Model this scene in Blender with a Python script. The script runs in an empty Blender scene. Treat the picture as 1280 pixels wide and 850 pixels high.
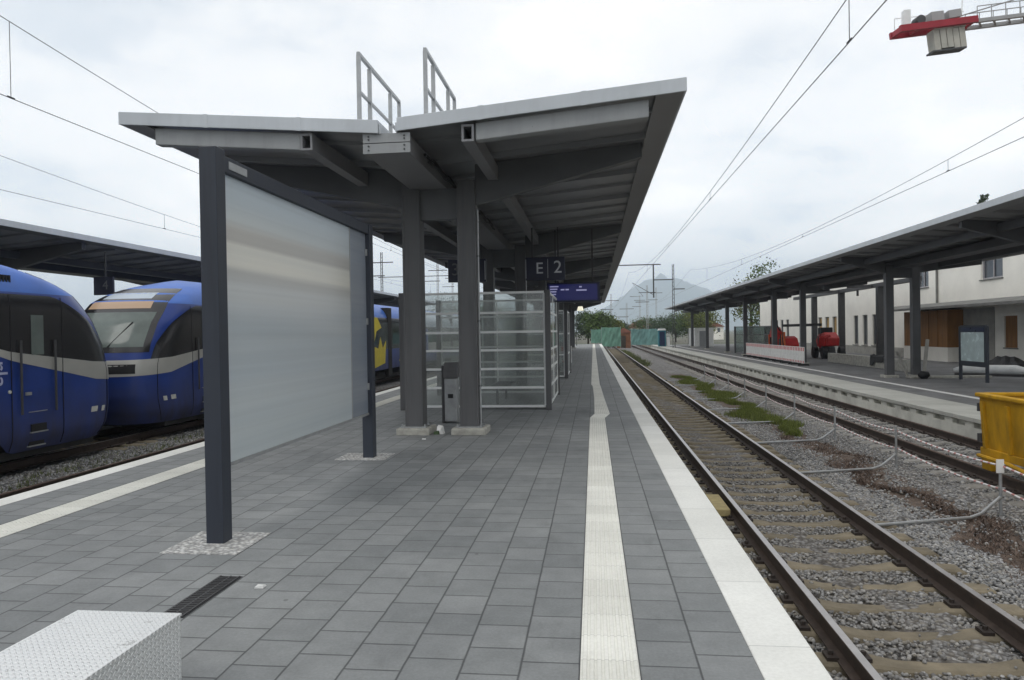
import bpy, math, random
import numpy as np
from mathutils import Vector, Matrix
SC = bpy.context.scene
COL = SC.collection
R = math.radians
random.seed(7); RNG = np.random.default_rng(7)

# ------------------------------------------------------------------ camera, sky, sun, exposure
cam_d = bpy.data.cameras.new('camera'); cam = bpy.data.objects.new('camera', cam_d); COL.objects.link(cam)
cam_d.sensor_width = 36.0; cam_d.lens = 25.17; cam_d.clip_start = 0.05; cam_d.clip_end = 20000
rot = Matrix(((0.99350132, 0.01490364, 0.11284067), (0.11267827, 0.01132333, -0.993567), (-0.0160855, 0.99982482, 0.00957043)))
cam.matrix_world = Matrix.Translation((0, 0, 1.7)) @ rot.to_4x4()
SC.camera = cam

SUN_EL, SUN_AZ = 52.0, 215.0          # azimuth clockwise from +Y
world = bpy.data.worlds.new('World'); SC.world = world; world.use_nodes = True
nt = world.node_tree; nt.nodes.clear()
def wn(t, **k):
    n = nt.nodes.new(t)
    for a, v in k.items(): setattr(n, a, v)
    return n
sky = wn('ShaderNodeTexSky', sky_type='NISHITA', sun_disc=False)
sky.sun_elevation = R(SUN_EL); sky.sun_rotation = R(SUN_AZ)
bg1 = wn('ShaderNodeBackground'); bg1.inputs['Strength'].default_value = 0.12
nt.links.new(sky.outputs[0], bg1.inputs['Color'])
tc = wn('ShaderNodeTexCoord'); sep = wn('ShaderNodeSeparateXYZ'); nt.links.new(tc.outputs['Generated'], sep.inputs[0])
def wmath(op, a, b=None):
    n = wn('ShaderNodeMath', operation=op)
    for i, v in enumerate((a, b)):
        if v is None: continue
        if isinstance(v, (int, float)): n.inputs[i].default_value = v
        else: nt.links.new(v, n.inputs[i])
    return n.outputs[0]
den = wmath('ADD', wmath('MAXIMUM', sep.outputs[2], 0.0), 0.22)
cmb = wn('ShaderNodeCombineXYZ')
nt.links.new(wmath('DIVIDE', sep.outputs[0], den), cmb.inputs[0]); nt.links.new(wmath('DIVIDE', sep.outputs[1], den), cmb.inputs[1])
n1 = wn('ShaderNodeTexNoise'); n1.inputs['Scale'].default_value = 1.15; n1.inputs['Detail'].default_value = 6; n1.inputs['Roughness'].default_value = 0.55
nt.links.new(cmb.outputs[0], n1.inputs['Vector'])
rmp = wn('ShaderNodeValToRGB'); rmp.color_ramp.interpolation = 'EASE'
e = rmp.color_ramp.elements
e[0].position = 0.34; e[0].color = (0.66, 0.705, 0.755, 1)
e[1].position = 0.64; e[1].color = (1.06, 1.03, 1.0, 1)
m_ = e.new(0.48); m_.color = (0.885, 0.885, 0.885, 1)
nt.links.new(n1.outputs[0], rmp.inputs[0])
bg2 = wn('ShaderNodeBackground')
hor = wmath('POWER', wmath('SUBTRACT', 1.0, wmath('MAXIMUM', sep.outputs[2], 0.0)), 5.0)   # overcast brightens towards the horizon
nt.links.new(wmath('ADD', wmath('MULTIPLY', hor, 0.72), 1.17), bg2.inputs['Strength'])
nt.links.new(rmp.outputs[0], bg2.inputs['Color'])
mx = wn('ShaderNodeMixShader'); mx.inputs[0].default_value = 0.93
nt.links.new(bg1.outputs[0], mx.inputs[1]); nt.links.new(bg2.outputs[0], mx.inputs[2])
wo = wn('ShaderNodeOutputWorld'); nt.links.new(mx.outputs[0], wo.inputs['Surface'])

sun_d = bpy.data.lights.new('sun', 'SUN'); sun_d.energy = 0.6; sun_d.angle = R(25); sun_d.color = (1, 0.97, 0.92)
sun = bpy.data.objects.new('sun', sun_d); COL.objects.link(sun)
az, el = R(SUN_AZ), R(SUN_EL)
dirv = Vector((math.sin(az) * math.cos(el), math.cos(az) * math.cos(el), math.sin(el)))
sun.rotation_euler = dirv.to_track_quat('Z', 'Y').to_euler()
SC.view_settings.view_transform = 'Standard'; SC.view_settings.look = 'None'
SC.view_settings.exposure = 0.16; SC.view_settings.gamma = 1.0; SC.view_settings.use_curve_mapping = False
SC.cycles.max_bounces = 6; SC.cycles.transparent_max_bounces = 16; SC.cycles.use_denoising = True
SC.cycles.volume_bounces = 1

# ------------------------------------------------------------------ materials
MATS = {}
class NT:
    def __init__(s, m): s.t = m.node_tree
    def n(s, typ, **k):
        nd = s.t.nodes.new(typ)
        for a, v in k.items(): setattr(nd, a, v)
        return nd
    def l(s, a, b): s.t.links.new(a, b)
    def m(s, op, a, b=None, c=None, clamp=False):
        nd = s.n('ShaderNodeMath', operation=op); nd.use_clamp = clamp
        for i, v in enumerate((a, b, c)):
            if v is None: continue
            if isinstance(v, (int, float)): nd.inputs[i].default_value = v
            else: s.l(v, nd.inputs[i])
        return nd.outputs[0]
    def mix(s, f, a, b, mode='MIX'):
        nd = s.n('ShaderNodeMix', data_type='RGBA', blend_type=mode)
        for sock, v in ((nd.inputs[0], f), (nd.inputs[6], a), (nd.inputs[7], b)):
            if isinstance(v, (int, float)): sock.default_value = v
            elif isinstance(v, tuple): sock.default_value = (*v[:3], 1)
            else: s.l(v, sock)
        return nd.outputs[2]
    def coord(s, which='Object'):
        return s.n('ShaderNodeTexCoord').outputs[which]
    def pos(s):
        return s.n('ShaderNodeNewGeometry').outputs['Position']
    def noise(s, vec, scale, detail=4, rough=0.55):
        nd = s.n('ShaderNodeTexNoise'); nd.inputs['Scale'].default_value = scale; nd.inputs['Detail'].default_value = detail; nd.inputs['Roughness'].default_value = rough
        if vec is not None: s.l(vec, nd.inputs['Vector'])
        return nd.outputs[0]
    def vscale(s, vec, sc):
        nd = s.n('ShaderNodeMapping'); nd.inputs['Scale'].default_value = sc; s.l(vec, nd.inputs['Vector']); return nd.outputs[0]
    def ramp(s, f, stops):
        nd = s.n('ShaderNodeValToRGB'); el = nd.color_ramp.elements
        while len(el) < len(stops): el.new(0.5)
        for q, (p, c) in zip(el, stops): q.position = p; q.color = (*c[:3], 1)
        s.l(f, nd.inputs[0]); return nd.outputs[0]
    def bump(s, h, strength=0.3, dist=0.01):
        nd = s.n('ShaderNodeBump'); nd.inputs['Strength'].default_value = strength; nd.inputs['Distance'].default_value = dist
        s.l(h, nd.inputs['Height']); return nd.outputs[0]
def newmat(name):
    m = bpy.data.materials.new(name); m.use_nodes = True
    g = NT(m); b = m.node_tree.nodes['Principled BSDF']; MATS[name] = m
    return m, g, b
def mat(name, col, rough=0.6, metal=0.0, var=0.18, scale=3.0, bump=0.0, bscale=60.0, spec=0.4, streak=None):
    """plain material with mottled colour, uneven gloss and optional grain"""
    m, g, b = newmat(name)
    p = g.pos()
    vec = g.vscale(p, streak) if streak else p
    f = g.noise(vec, scale, 5, 0.6)
    lo = tuple(c * (1 - var) for c in col); hi = tuple(min(1, c * (1 + var)) for c in col)
    c = g.ramp(f, [(0.3, lo), (0.7, hi)])
    g.l(c, b.inputs['Base Color'])
    b.inputs['Metallic'].default_value = metal
    b.inputs['Specular IOR Level'].default_value = spec
    rr = g.m('MULTIPLY_ADD', f, 0.25, rough - 0.12, clamp=True); g.l(rr, b.inputs['Roughness'])
    if bump:
        g.l(g.bump(g.noise(p, bscale, 3), bump, 0.01), b.inputs['Normal'])
    return m
def emis(name, col, s):
    m, g, b = newmat(name)
    b.inputs['Base Color'].default_value = (*[c * 0.3 for c in col], 1)
    b.inputs['Emission Color'].default_value = (*col, 1); b.inputs['Emission Strength'].default_value = s
    b.inputs['Roughness'].default_value = 0.3
    return m
def glassmat(name, tint=(0.9, 0.95, 0.94), refl=1.0, trans=0.9, dirt_veil=0.08):
    m, g, b = newmat(name)
    out = m.node_tree.nodes['Material Output']; m.node_tree.nodes.remove(b)
    tr = g.n('ShaderNodeBsdfTransparent'); tr.inputs[0].default_value = (*[t * trans for t in tint], 1)
    gl = g.n('ShaderNodeBsdfGlossy'); gl.inputs['Roughness'].default_value = 0.03
    df = g.n('ShaderNodeBsdfDiffuse'); df.inputs[0].default_value = (0.78, 0.82, 0.80, 1)  # pale film: dirt plus the bright view behind, put in as diffuse colour
    fr = g.n('ShaderNodeFresnel'); fr.inputs['IOR'].default_value = 1.5
    m1 = g.n('ShaderNodeMixShader'); g.l(g.m('MULTIPLY', fr.outputs[0], refl, clamp=True), m1.inputs[0]); g.l(tr.outputs[0], m1.inputs[1]); g.l(gl.outputs[0], m1.inputs[2])
    m2 = g.n('ShaderNodeMixShader'); f = g.noise(g.pos(), 1.3, 4)
    g.l(g.m('MULTIPLY', f, dirt_veil * 2), m2.inputs[0]); g.l(m1.outputs[0], m2.inputs[1]); g.l(df.outputs[0], m2.inputs[2])
    g.l(m2.outputs[0], out.inputs[0])
    return m

def streaky(name, col, rough=0.5, amount=0.22):
    m, g, b = newmat(name); p = g.pos()
    st = g.noise(g.vscale(p, (7, 7, 0.5)), 1.0, 4, 0.65); bl = g.noise(p, 0.8, 5, 0.6); sp = g.noise(p, 28, 3, 0.6)
    c = g.mix(1.0, g.ramp(bl, [(0.3, tuple(q * 0.88 for q in col)), (0.7, tuple(min(1, q * 1.08) for q in col))]), g.ramp(st, [(0.34, (1 - amount,) * 3), (0.52, (1, 1, 1)), (0.75, (1.05, 1.05, 1.05))]), 'MULTIPLY')
    c = g.mix(g.m('GREATER_THAN', sp, 0.74), c, tuple(q * 0.6 for q in col))
    g.l(c, b.inputs['Base Color']); g.l(g.m('MULTIPLY_ADD', st, 0.3, rough - 0.15), b.inputs['Roughness']); b.inputs['Specular IOR Level'].default_value = 0.4
    return m
# --- paving: 30 cm concrete slabs in running bond along the platform
def paving(name, dx, c1, c2, mortar):
    m, g, b = newmat(name)
    p = g.pos(); s = g.n('ShaderNodeSeparateXYZ'); g.l(p, s.inputs[0])
    cb = g.n('ShaderNodeCombineXYZ'); g.l(g.m('ADD', s.outputs[1], 40.13), cb.inputs[0]); g.l(g.m('ADD', s.outputs[0], 30.0 + dx), cb.inputs[1])
    wob = g.n('ShaderNodeTexNoise'); wob.inputs['Scale'].default_value = 6; g.l(p, wob.inputs['Vector'])
    wv = g.n('ShaderNodeVectorMath', operation='MULTIPLY_ADD'); g.l(wob.outputs['Color'], wv.inputs[0]); wv.inputs[1].default_value = (0.006, 0.006, 0); g.l(cb.outputs[0], wv.inputs[2])
    br = g.n('ShaderNodeTexBrick'); br.offset = 0.5; br.inputs['Scale'].default_value = 1; br.inputs['Brick Width'].default_value = 0.3; br.inputs['Row Height'].default_value = 0.3
    br.inputs['Mortar Size'].default_value = 0.0095; br.inputs['Mortar Smooth'].default_value = 0.9; br.inputs['Bias'].default_value = 0.0
    br.inputs['Color1'].default_value = (*c1, 1); br.inputs['Color2'].default_value = (*c2, 1); br.inputs['Mortar'].default_value = (*mortar, 1)
    g.l(wv.outputs[0], br.inputs['Vector'])
    big = g.noise(p, 0.55, 5, 0.6); fine = g.noise(p, 55, 3, 0.7); mid = g.noise(p, 5.0, 4, 0.6)
    c = g.mix(1.0, br.outputs[0], g.ramp(big, [(0.3, (0.82, 0.83, 0.84)), (0.7, (1.14, 1.14, 1.13))]), 'MULTIPLY')
    c = g.mix(1.0, c, g.ramp(mid, [(0.3, (0.9, 0.9, 0.9)), (0.72, (1.1, 1.1, 1.1))]), 'MULTIPLY')
    c = g.mix(1.0, c, g.ramp(fine, [(0.3, (0.88, 0.88, 0.88)), (0.7, (1.1, 1.1, 1.1))]), 'MULTIPLY')
    vo = g.n('ShaderNodeTexVoronoi'); vo.inputs['Scale'].default_value = 1.7; g.l(p, vo.inputs['Vector'])
    spot = g.m('LESS_THAN', g.m('ADD', vo.outputs['Distance'], g.m('MULTIPLY', fine, 0.02)), 0.038)      # trodden gum
    c = g.mix(g.m('MULTIPLY', spot, 0.55), c, (0.075, 0.075, 0.075))
    st = g.noise(g.vscale(p, (1.0, 0.35, 1.0)), 1.6, 6, 0.7)
    c = g.mix(1.0, c, g.ramp(st, [(0.30, (0.80, 0.80, 0.80)), (0.45, (1, 1, 1)), (0.62, (1.0, 1.0, 1.0)), (0.74, (1.16, 1.16, 1.15))]), 'MULTIPLY')
    g.l(c, b.inputs['Base Color'])
    g.l(g.m('MULTIPLY_ADD', big, 0.3, 0.5), b.inputs['Roughness']); b.inputs['Specular IOR Level'].default_value = 0.35
    h = g.m('ADD', g.m('MULTIPLY', br.outputs[1], -1.0), g.m('MULTIPLY', fine, 0.15))
    g.l(g.bump(h, 0.45, 0.006), b.inputs['Normal'])
    return m
paving('paving', 0.09, (0.188, 0.197, 0.198), (0.238, 0.246, 0.246), (0.075, 0.078, 0.079))
# --- slabs with a joint every L metres along Y
def slabs(name, col, L, off=0.0, grooves=None, var=0.1, jw=0.006):
    m, g, b = newmat(name)
    p = g.pos(); s = g.n('ShaderNodeSeparateXYZ'); g.l(p, s.inputs[0])
    fr = g.m('FRACT', g.m('DIVIDE', g.m('ADD', s.outputs[1], 50.0 + off), L))
    j = g.m('LESS_THAN', fr, jw / L)
    f = g.noise(p, 1.2, 6, 0.65); f2 = g.noise(p, 40, 3, 0.6)
    lo = tuple(c * (1 - var) for c in col); hi = tuple(min(1, c * (1 + var * 0.6)) for c in col)
    c = g.ramp(f, [(0.28, lo), (0.68, hi)])
    c = g.mix(1.0, c, g.ramp(f2, [(0.3, (0.93, 0.93, 0.92)), (0.7, (1.04, 1.04, 1.04))]), 'MULTIPLY')
    cell = g.n('ShaderNodeTexWhiteNoise', noise_dimensions='1D'); g.l(g.m('FLOOR', g.m('DIVIDE', g.m('ADD', s.outputs[1], 50.0 + off), L)), cell.inputs['W'])
    c = g.mix(1.0, c, g.ramp(cell.outputs[0], [(0.0, (0.93, 0.93, 0.92)), (1.0, (1.03, 1.03, 1.03))]), 'MULTIPLY')
    c = g.mix(j, c, tuple(q * 0.55 for q in col))
    g.l(c, b.inputs['Base Color']); b.inputs['Roughness'].default_value = 0.75
    g.l(g.bump(g.m('ADD', g.m('MULTIPLY', j, -1.0), g.m('MULTIPLY', f2, 0.25)), 0.4, 0.004), b.inputs['Normal'])
    return m
slabs('edge_concrete', (0.77, 0.77, 0.735), 1.0, 0.06)
slabs('tactile_concrete', (0.76, 0.755, 0.70), 0.3, 0.0, var=0.12, jw=0.004)
slabs('old_coping', (0.45, 0.45, 0.415), 1.0, 0.3, var=0.16, jw=0.012)
# --- gravel
def gravel(name, tones, scale, tint=1.0, patch=None, pale=False):
    m, g, b = newmat(name)
    p = g.pos()
    v = g.n('ShaderNodeTexVoronoi'); v.inputs['Scale'].default_value = scale; g.l(p, v.inputs['Vector'])
    sp = g.n('ShaderNodeSeparateColor'); g.l(v.outputs['Color'], sp.inputs[0])
    c = g.ramp(sp.outputs[0], [(i / (len(tones) - 1), tuple(q * tint for q in t)) for i, t in enumerate(tones)])
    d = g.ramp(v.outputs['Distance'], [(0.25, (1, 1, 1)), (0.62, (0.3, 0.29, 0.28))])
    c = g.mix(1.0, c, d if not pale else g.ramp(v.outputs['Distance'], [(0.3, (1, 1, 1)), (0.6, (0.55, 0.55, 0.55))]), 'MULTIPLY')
    big = g.noise(p, 0.35, 5, 0.6)
    c = c if pale else g.mix(1.0, c, g.ramp(big, [(0.3, (0.72, 0.69, 0.65)), (0.66, (1.1, 1.1, 1.1))]), 'MULTIPLY')
    if patch: c = patch(g, p, c)
    g.l(c, b.inputs['Base Color']); b.inputs['Roughness'].default_value = 0.85
    g.l(g.bump(g.m('MULTIPLY', v.outputs['Distance'], -1.0), 0.9, 0.03), b.inputs['Normal'])
    return m
STONE = [(0.15, 0.15, 0.155), (0.30, 0.30, 0.30), (0.40, 0.40, 0.41), (0.27, 0.25, 0.22), (0.52, 0.52, 0.52)]
def patch_soil(g, p, c):
    s = g.n('ShaderNodeSeparateXYZ'); g.l(p, s.inputs[0])
    wob = g.m('MULTIPLY', g.m('SUBTRACT', g.noise(p, 1.1, 5, 0.7), 0.5), 1.0)
    d = g.m('ABSOLUTE', g.m('SUBTRACT', g.m('ADD', s.outputs[0], wob), 5.0))
    f = g.m('LESS_THAN', d, 0.45)
    f = g.m('MULTIPLY', f, g.m('MULTIPLY', g.m('GREATER_THAN', s.outputs[1], 6.0), g.m('LESS_THAN', s.outputs[1], 45.0)))
    soil = g.ramp(g.noise(p, 22, 4), [(0.3, (0.055, 0.035, 0.026)), (0.7, (0.15, 0.105, 0.075))])
    c = g.mix(g.m('MULTIPLY', f, 0.93), c, soil)
    # rusty, oily four-foot between the rails of the near track
    d2 = g.m('ABSOLUTE', g.m('SUBTRACT', s.outputs[0], 2.7))
    t = g.m('SUBTRACT', 1.0, g.m('SMOOTH_MIN', g.m('MULTIPLY', d2, 0.75), 1.0, 0.2), clamp=True)
    return g.mix(g.m('MULTIPLY', t, 0.45), c, (0.085, 0.07, 0.052))
gravel('ballast', STONE, 17.0, 1.0, patch_soil)
gravel('ballast_left', STONE, 17.0, 0.8)
m, g, b = newmat('stone')
c = g.ramp(g.n('ShaderNodeNewGeometry').outputs['Random Per Island'], [(0.0, (0.13, 0.13, 0.13)), (0.25, (0.23, 0.23, 0.23)), (0.55, (0.33, 0.33, 0.33)), (0.75, (0.26, 0.24, 0.205)), (1.0, (0.47, 0.465, 0.455))])
c = g.mix(1.0, c, g.ramp(g.noise(g.pos(), 30, 3), [(0.3, (0.75, 0.75, 0.75)), (0.7, (1.15, 1.15, 1.15))]), 'MULTIPLY')
sx = g.n('ShaderNodeSeparateXYZ'); g.l(g.pos(), sx.inputs[0])
t = g.m('SUBTRACT', 1.0, g.m('MULTIPLY', g.m('ABSOLUTE', g.m('SUBTRACT', sx.outputs[0], 2.7)), 0.6), clamp=True)
c = g.mix(g.m('MULTIPLY', t, 0.30), c, (0.14, 0.12, 0.095))
g.l(c, b.inputs['Base Color']); b.inputs['Roughness'].default_value = 0.8
gravel('cobble', [(0.42, 0.42, 0.41), (0.55, 0.55, 0.54), (0.48, 0.47, 0.45), (0.62, 0.62, 0.6)], 26.0, 1.15, None, True)
# ground beyond
m, g, b = newmat('land')
p = g.pos(); f = g.noise(p, 0.05, 6, 0.65)
g.l(g.ramp(f, [(0.35, (0.055, 0.075, 0.03)), (0.55, (0.12, 0.11, 0.085)), (0.7, (0.16, 0.155, 0.14))]), b.inputs['Base Color']); b.inputs['Roughness'].default_value = 0.95
m, g, b = newmat('mountain')
f = g.noise(g.pos(), 0.012, 7, 0.65)
g.l(g.ramp(f, [(0.35, (0.03, 0.055, 0.035)), (0.55, (0.05, 0.075, 0.05)), (0.72, (0.17, 0.18, 0.17))]), b.inputs['Base Color']); b.inputs['Roughness'].default_value = 1
# rails, sleepers
mat('rail_rust', (0.058, 0.042, 0.034), 0.7, 0.2, 0.35, 9, 0.2, 90)
mat('rail_head', (0.40, 0.385, 0.375), 0.34, 0.8, 0.15, 6)
mat('rail_head_rusty', (0.10, 0.06, 0.042), 0.6, 0.3, 0.3, 6)
mat('sleeper_grey', (0.24, 0.23, 0.21), 0.9, 0, 0.3, 3.5, 0.5, 45)
mat('sleeper', (0.195, 0.165, 0.115), 0.85, 0, 0.32, 3.5, 0.5, 45)
mat('clip', (0.045, 0.035, 0.03), 0.7, 0.3)
# metals and paints
streaky('zinc', (0.53, 0.56, 0.59), 0.5, 0.05)
mat('purlin_grey', (0.20, 0.202, 0.21), 0.5, 0, 0.1, 1.5)
mat('old_dark', (0.085, 0.085, 0.09), 0.5, 0, 0.15, 1.5)
mat('old_ceiling', (0.22, 0.22, 0.225), 0.6, 0, 0.2, 0.8)
streaky('grey_paint', (0.31, 0.32, 0.325), 0.5, 0.08)
mat('soffit_grey', (0.25, 0.25, 0.255), 0.55, 0, 0.08, 0.8)
mat('ceiling_metal', (0.29, 0.295, 0.305), 0.38, 0.55, 0.16, 0.7, streak=(0.5, 4.0, 1.0))
mat('beam_dark', (0.10, 0.103, 0.108), 0.5, 0, 0.14, 1.5)
streaky('column_grey', (0.098, 0.098, 0.101), 0.5, 0.2)
mat('pad_concrete', (0.37, 0.36, 0.32), 0.85, 0, 0.28, 6, 0.4, 40)
streaky('anthracite', (0.030, 0.036, 0.050), 0.45, 0.25)
mat('galv', (0.36, 0.37, 0.375), 0.45, 0.5, 0.15, 8)
mat('steel_dark', (0.06, 0.06, 0.062), 0.55, 0.2, 0.2, 4)
mat('black', (0.012, 0.012, 0.013), 0.6, 0, 0.2, 5)
mat('white_frame', (0.75, 0.76, 0.75), 0.45, 0, 0.08, 3)
mat('white_paint', (0.72, 0.72, 0.70), 0.55, 0, 0.12, 4)
mat('red_paint', (0.50, 0.022, 0.02), 0.45, 0, 0.2, 4)
mat('crane_red', (0.30, 0.008, 0.02), 0.5, 0, 0.15, 1)
mat('crane_concrete', (0.42, 0.41, 0.36), 0.85, 0, 0.15, 1.2)
mat('crane_grey', (0.33, 0.33, 0.33), 0.6, 0, 0.1, 1)
mat('orange_paint', (0.62, 0.13, 0.02), 0.5, 0, 0.2, 4)
mat('yellow_paint', (0.45, 0.245, 0.004), 0.7, 0, 0.38, 3.2, 0.15, 30, streak=(1, 1, 0.4))
mat('yellow_inside', (0.42, 0.33, 0.02), 0.7, 0, 0.35, 2.5)
mat('yellow_faded', (0.33, 0.27, 0.13), 0.8, 0, 0.25, 9)
mat('train_blue', (0.012, 0.04, 0.215), 0.38, 0, 0.22, 1.1, spec=0.4)
mat('train_roof', (0.04, 0.135, 0.48), 0.42, 0, 0.16, 0.9, spec=0.4)
mat('train_silver', (0.42, 0.415, 0.385), 0.35, 0.2, 0.1, 0.8)
mat('train_black', (0.016, 0.016, 0.018), 0.2, 0, 0.25, 0.6, spec=0.6)
mat('train_yellow', (0.62, 0.50, 0.02), 0.4, 0, 0.15, 2)
mat('train_window', (0.03, 0.035, 0.04), 0.06, 0, 0.2, 0.5, spec=0.7)
mat('train_pale', (0.40, 0.47, 0.54), 0.35, 0, 0.15, 0.4)
mat('windscreen', (0.12, 0.145, 0.135), 0.09, 0.0, 0.35, 0.9, spec=0.35)
mat('underframe', (0.018, 0.017, 0.016), 0.8, 0, 0.4, 4)
mat('sign_navy', (0.006, 0.008, 0.028), 0.35, 0, 0.1, 3)
emis('display_blue', (0.004, 0.005, 0.06), 0.7)
emis('display_white', (0.5, 0.5, 0.8), 0.4)
for nm in ('train_blue', 'train_silver'):
    mm = MATS[nm]; g = NT(mm); b = mm.node_tree.nodes['Principled BSDF']; old = b.inputs['Base Color'].links[0].from_socket
    p = g.pos(); sz = g.n('ShaderNodeSeparateXYZ'); g.l(p, sz.inputs[0])
    dirt_veil = g.m('MULTIPLY', g.m('SUBTRACT', 0.75, sz.outputs[2], clamp=True), g.m('MULTIPLY', g.noise(g.vscale(p, (1, 1.2, 0.35)), 2.4, 6, 0.7), 1.15), clamp=True)
    g.l(g.mix(dirt_veil, old, (0.05, 0.043, 0.036)), b.inputs['Base Color'])
    g.l(g.m('MULTIPLY_ADD', dirt_veil, 0.5, 0.3, clamp=True), b.inputs['Roughness'])
emis('lamp_white', (1.0, 0.95, 0.75), 0.8)
mat('train_lamp', (0.55, 0.55, 0.50), 0.25, spec=0.7)
emis('train_display', (0.55, 0.38, 0.25), 0.38)
mat('lettering_dim', (0.10, 0.103, 0.108), 0.5, 0, 0.02)
mat('lettering', (0.50, 0.51, 0.53), 0.5, 0, 0.02)
mat('lettering_train', (0.42, 0.45, 0.62), 0.5, 0, 0.02)
mat('poster', (0.55, 0.66, 0.66), 0.25, 0, 0.12, 3, spec=0.6)
mat('poster_head', (0.012, 0.02, 0.06), 0.3)
mat('plaster', (0.84, 0.815, 0.745), 0.9, 0, 0.08, 0.5, 0.2, 40)
mat('plinth', (0.36, 0.35, 0.32), 0.9, 0, 0.2, 1.5, 0.3, 25)
mat('wood_brown', (0.27, 0.125, 0.035), 0.6, 0, 0.3, 1.6, streak=(1, 6, 0.4))
mat('ochre', (0.42, 0.27, 0.10), 0.7, 0, 0.2, 2)
mat('roof_tile', (0.22, 0.09, 0.06), 0.85, 0, 0.25, 1.5)
mat('window_glass', (0.05, 0.06, 0.075), 0.06, 0, 0.2, 0.6, spec=0.8)
mat('window_frame', (0.33, 0.32, 0.33), 0.5)
mat('ledge', (0.18, 0.18, 0.17), 0.9, 0, 0.25, 1.5)
mat('asphalt', (0.165, 0.166, 0.168), 0.85, 0, 0.3, 1.2, 0.4, 70)
mat('old_wall', (0.58, 0.575, 0.52), 0.9, 0, 0.25, 1.1, 0.3, 30)
mat('teal_mesh', (0.13, 0.25, 0.235), 0.8, 0, 0.25, 0.9)
mat('green_mesh', (0.13, 0.26, 0.20), 0.8, 0, 0.25, 0.9)
mat('teal', (0.02, 0.16, 0.20), 0.5, 0, 0.15, 2)
mat('brick_brown', (0.19, 0.085, 0.045), 0.9, 0, 0.3, 1.2)
mat('bark', (0.05, 0.04, 0.03), 0.9, 0, 0.3, 5)
for nm, cc in (('leaf_mid', (0.075, 0.12, 0.03)), ('leaf_dark', (0.042, 0.072, 0.026)), ('leaf_yellow', (0.125, 0.145, 0.03)), ('grass', (0.135, 0.165, 0.03)), ('dead_plant', (0.125, 0.088, 0.068)), ('weed', (0.11, 0.13, 0.04))):
    m, g, b = newmat(nm)
    c = g.ramp(g.n('ShaderNodeNewGeometry').outputs['Random Per Island'], [(0.0, tuple(q * 0.45 for q in cc)), (0.6, cc), (1.0, tuple(q * 1.6 for q in cc))])
    g.l(c, b.inputs['Base Color']); b.inputs['Roughness'].default_value = 0.7
# red / white chain
m, g, b = newmat('chain')
s = g.n('ShaderNodeSeparateXYZ'); g.l(g.pos(), s.inputs[0])
g.l(g.mix(g.m('LESS_THAN', g.m('FRACT', g.m('MULTIPLY', s.outputs[1], 5.0)), 0.34), (0.74, 0.72, 0.71), (0.50, 0.22, 0.20)), b.inputs['Base Color']); b.inputs['Roughness'].default_value = 0.5
# tread plate
m, g, b = newmat('tread_plate')
p = g.pos(); s = g.n('ShaderNodeSeparateXYZ'); g.l(p, s.inputs[0])
ua = g.m('MULTIPLY', g.m('ADD', s.outputs[0], s.outputs[2]), 34.0); va = g.m('MULTIPLY', g.m('ADD', s.outputs[1], 3.0), 34.0)
def lozenge(u, v, ang, du, dv):
    fu = g.m('SUBTRACT', g.m('FRACT', g.m('ADD', u, du)), 0.5); fv = g.m('SUBTRACT', g.m('FRACT', g.m('ADD', v, dv)), 0.5)
    ca, sa = math.cos(ang), math.sin(ang)
    a = g.m('ADD', g.m('MULTIPLY', fu, ca), g.m('MULTIPLY', fv, sa)); bb = g.m('SUBTRACT', g.m('MULTIPLY', fv, ca), g.m('MULTIPLY', fu, sa))
    d = g.m('ADD', g.m('POWER', g.m('DIVIDE', a, 0.46), 2.0), g.m('POWER', g.m('DIVIDE', bb, 0.15), 2.0))
    return g.m('SUBTRACT', 1.0, d, clamp=True)
h = g.m('MAXIMUM', lozenge(ua, va, R(45), 0, 0), lozenge(ua, va, R(-45), 0.5, 0.5))
b.inputs['Metallic'].default_value = 0.75; f = g.noise(p, 3, 4)
g.l(g.mix(h, (0.80, 0.81, 0.80), (0.92, 0.92, 0.91)), b.inputs['Base Color']); g.l(g.m('MULTIPLY_ADD', f, 0.25, 0.3), b.inputs['Roughness'])
wear = g.m('GREATER_THAN', g.noise(p, 9, 6, 0.75), 0.63)
lk = b.inputs['Base Color'].links[0].from_socket; g.l(g.mix(g.m('MULTIPLY', wear, 0.45), lk, (0.30, 0.29, 0.27)), b.inputs['Base Color'])
g.l(g.bump(h, 0.7, 0.006), b.inputs['Normal'])
# ribbed translucent polycarbonate sheet
m, g, b = newmat('polycarbonate')
out = m.node_tree.nodes['Material Output']; m.node_tree.nodes.remove(b)
p = g.pos(); s = g.n('ShaderNodeSeparateXYZ'); g.l(p, s.inputs[0])
strk = g.noise(g.vscale(p, (1, 0.04, 1.0)), 2.3, 4, 0.55)
fineb = g.noise(g.vscale(p, (1, 0.03, 16)), 1.0, 3, 0.6)
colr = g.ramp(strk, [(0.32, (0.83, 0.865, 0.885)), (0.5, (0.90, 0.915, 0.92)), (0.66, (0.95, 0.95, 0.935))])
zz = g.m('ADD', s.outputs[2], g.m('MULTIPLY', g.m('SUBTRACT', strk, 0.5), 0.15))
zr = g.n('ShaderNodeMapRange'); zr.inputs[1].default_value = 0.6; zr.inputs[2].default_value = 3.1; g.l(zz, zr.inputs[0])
band = g.ramp(zr.outputs[0], [(0.0, (0.92, 0.98, 1.0)), (0.3, (0.9, 0.95, 0.98)), (0.62, (0.92, 0.94, 0.94)), (0.675, (0.80, 0.79, 0.76)), (0.70, (1.12, 1.09, 1.0)), (0.765, (1.10, 1.07, 0.98)), (0.785, (0.78, 0.75, 0.70)), (0.83, (0.82, 0.80, 0.76)), (0.865, (0.9, 0.95, 0.96)), (1.0, (0.86, 0.94, 1.0))])
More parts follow.
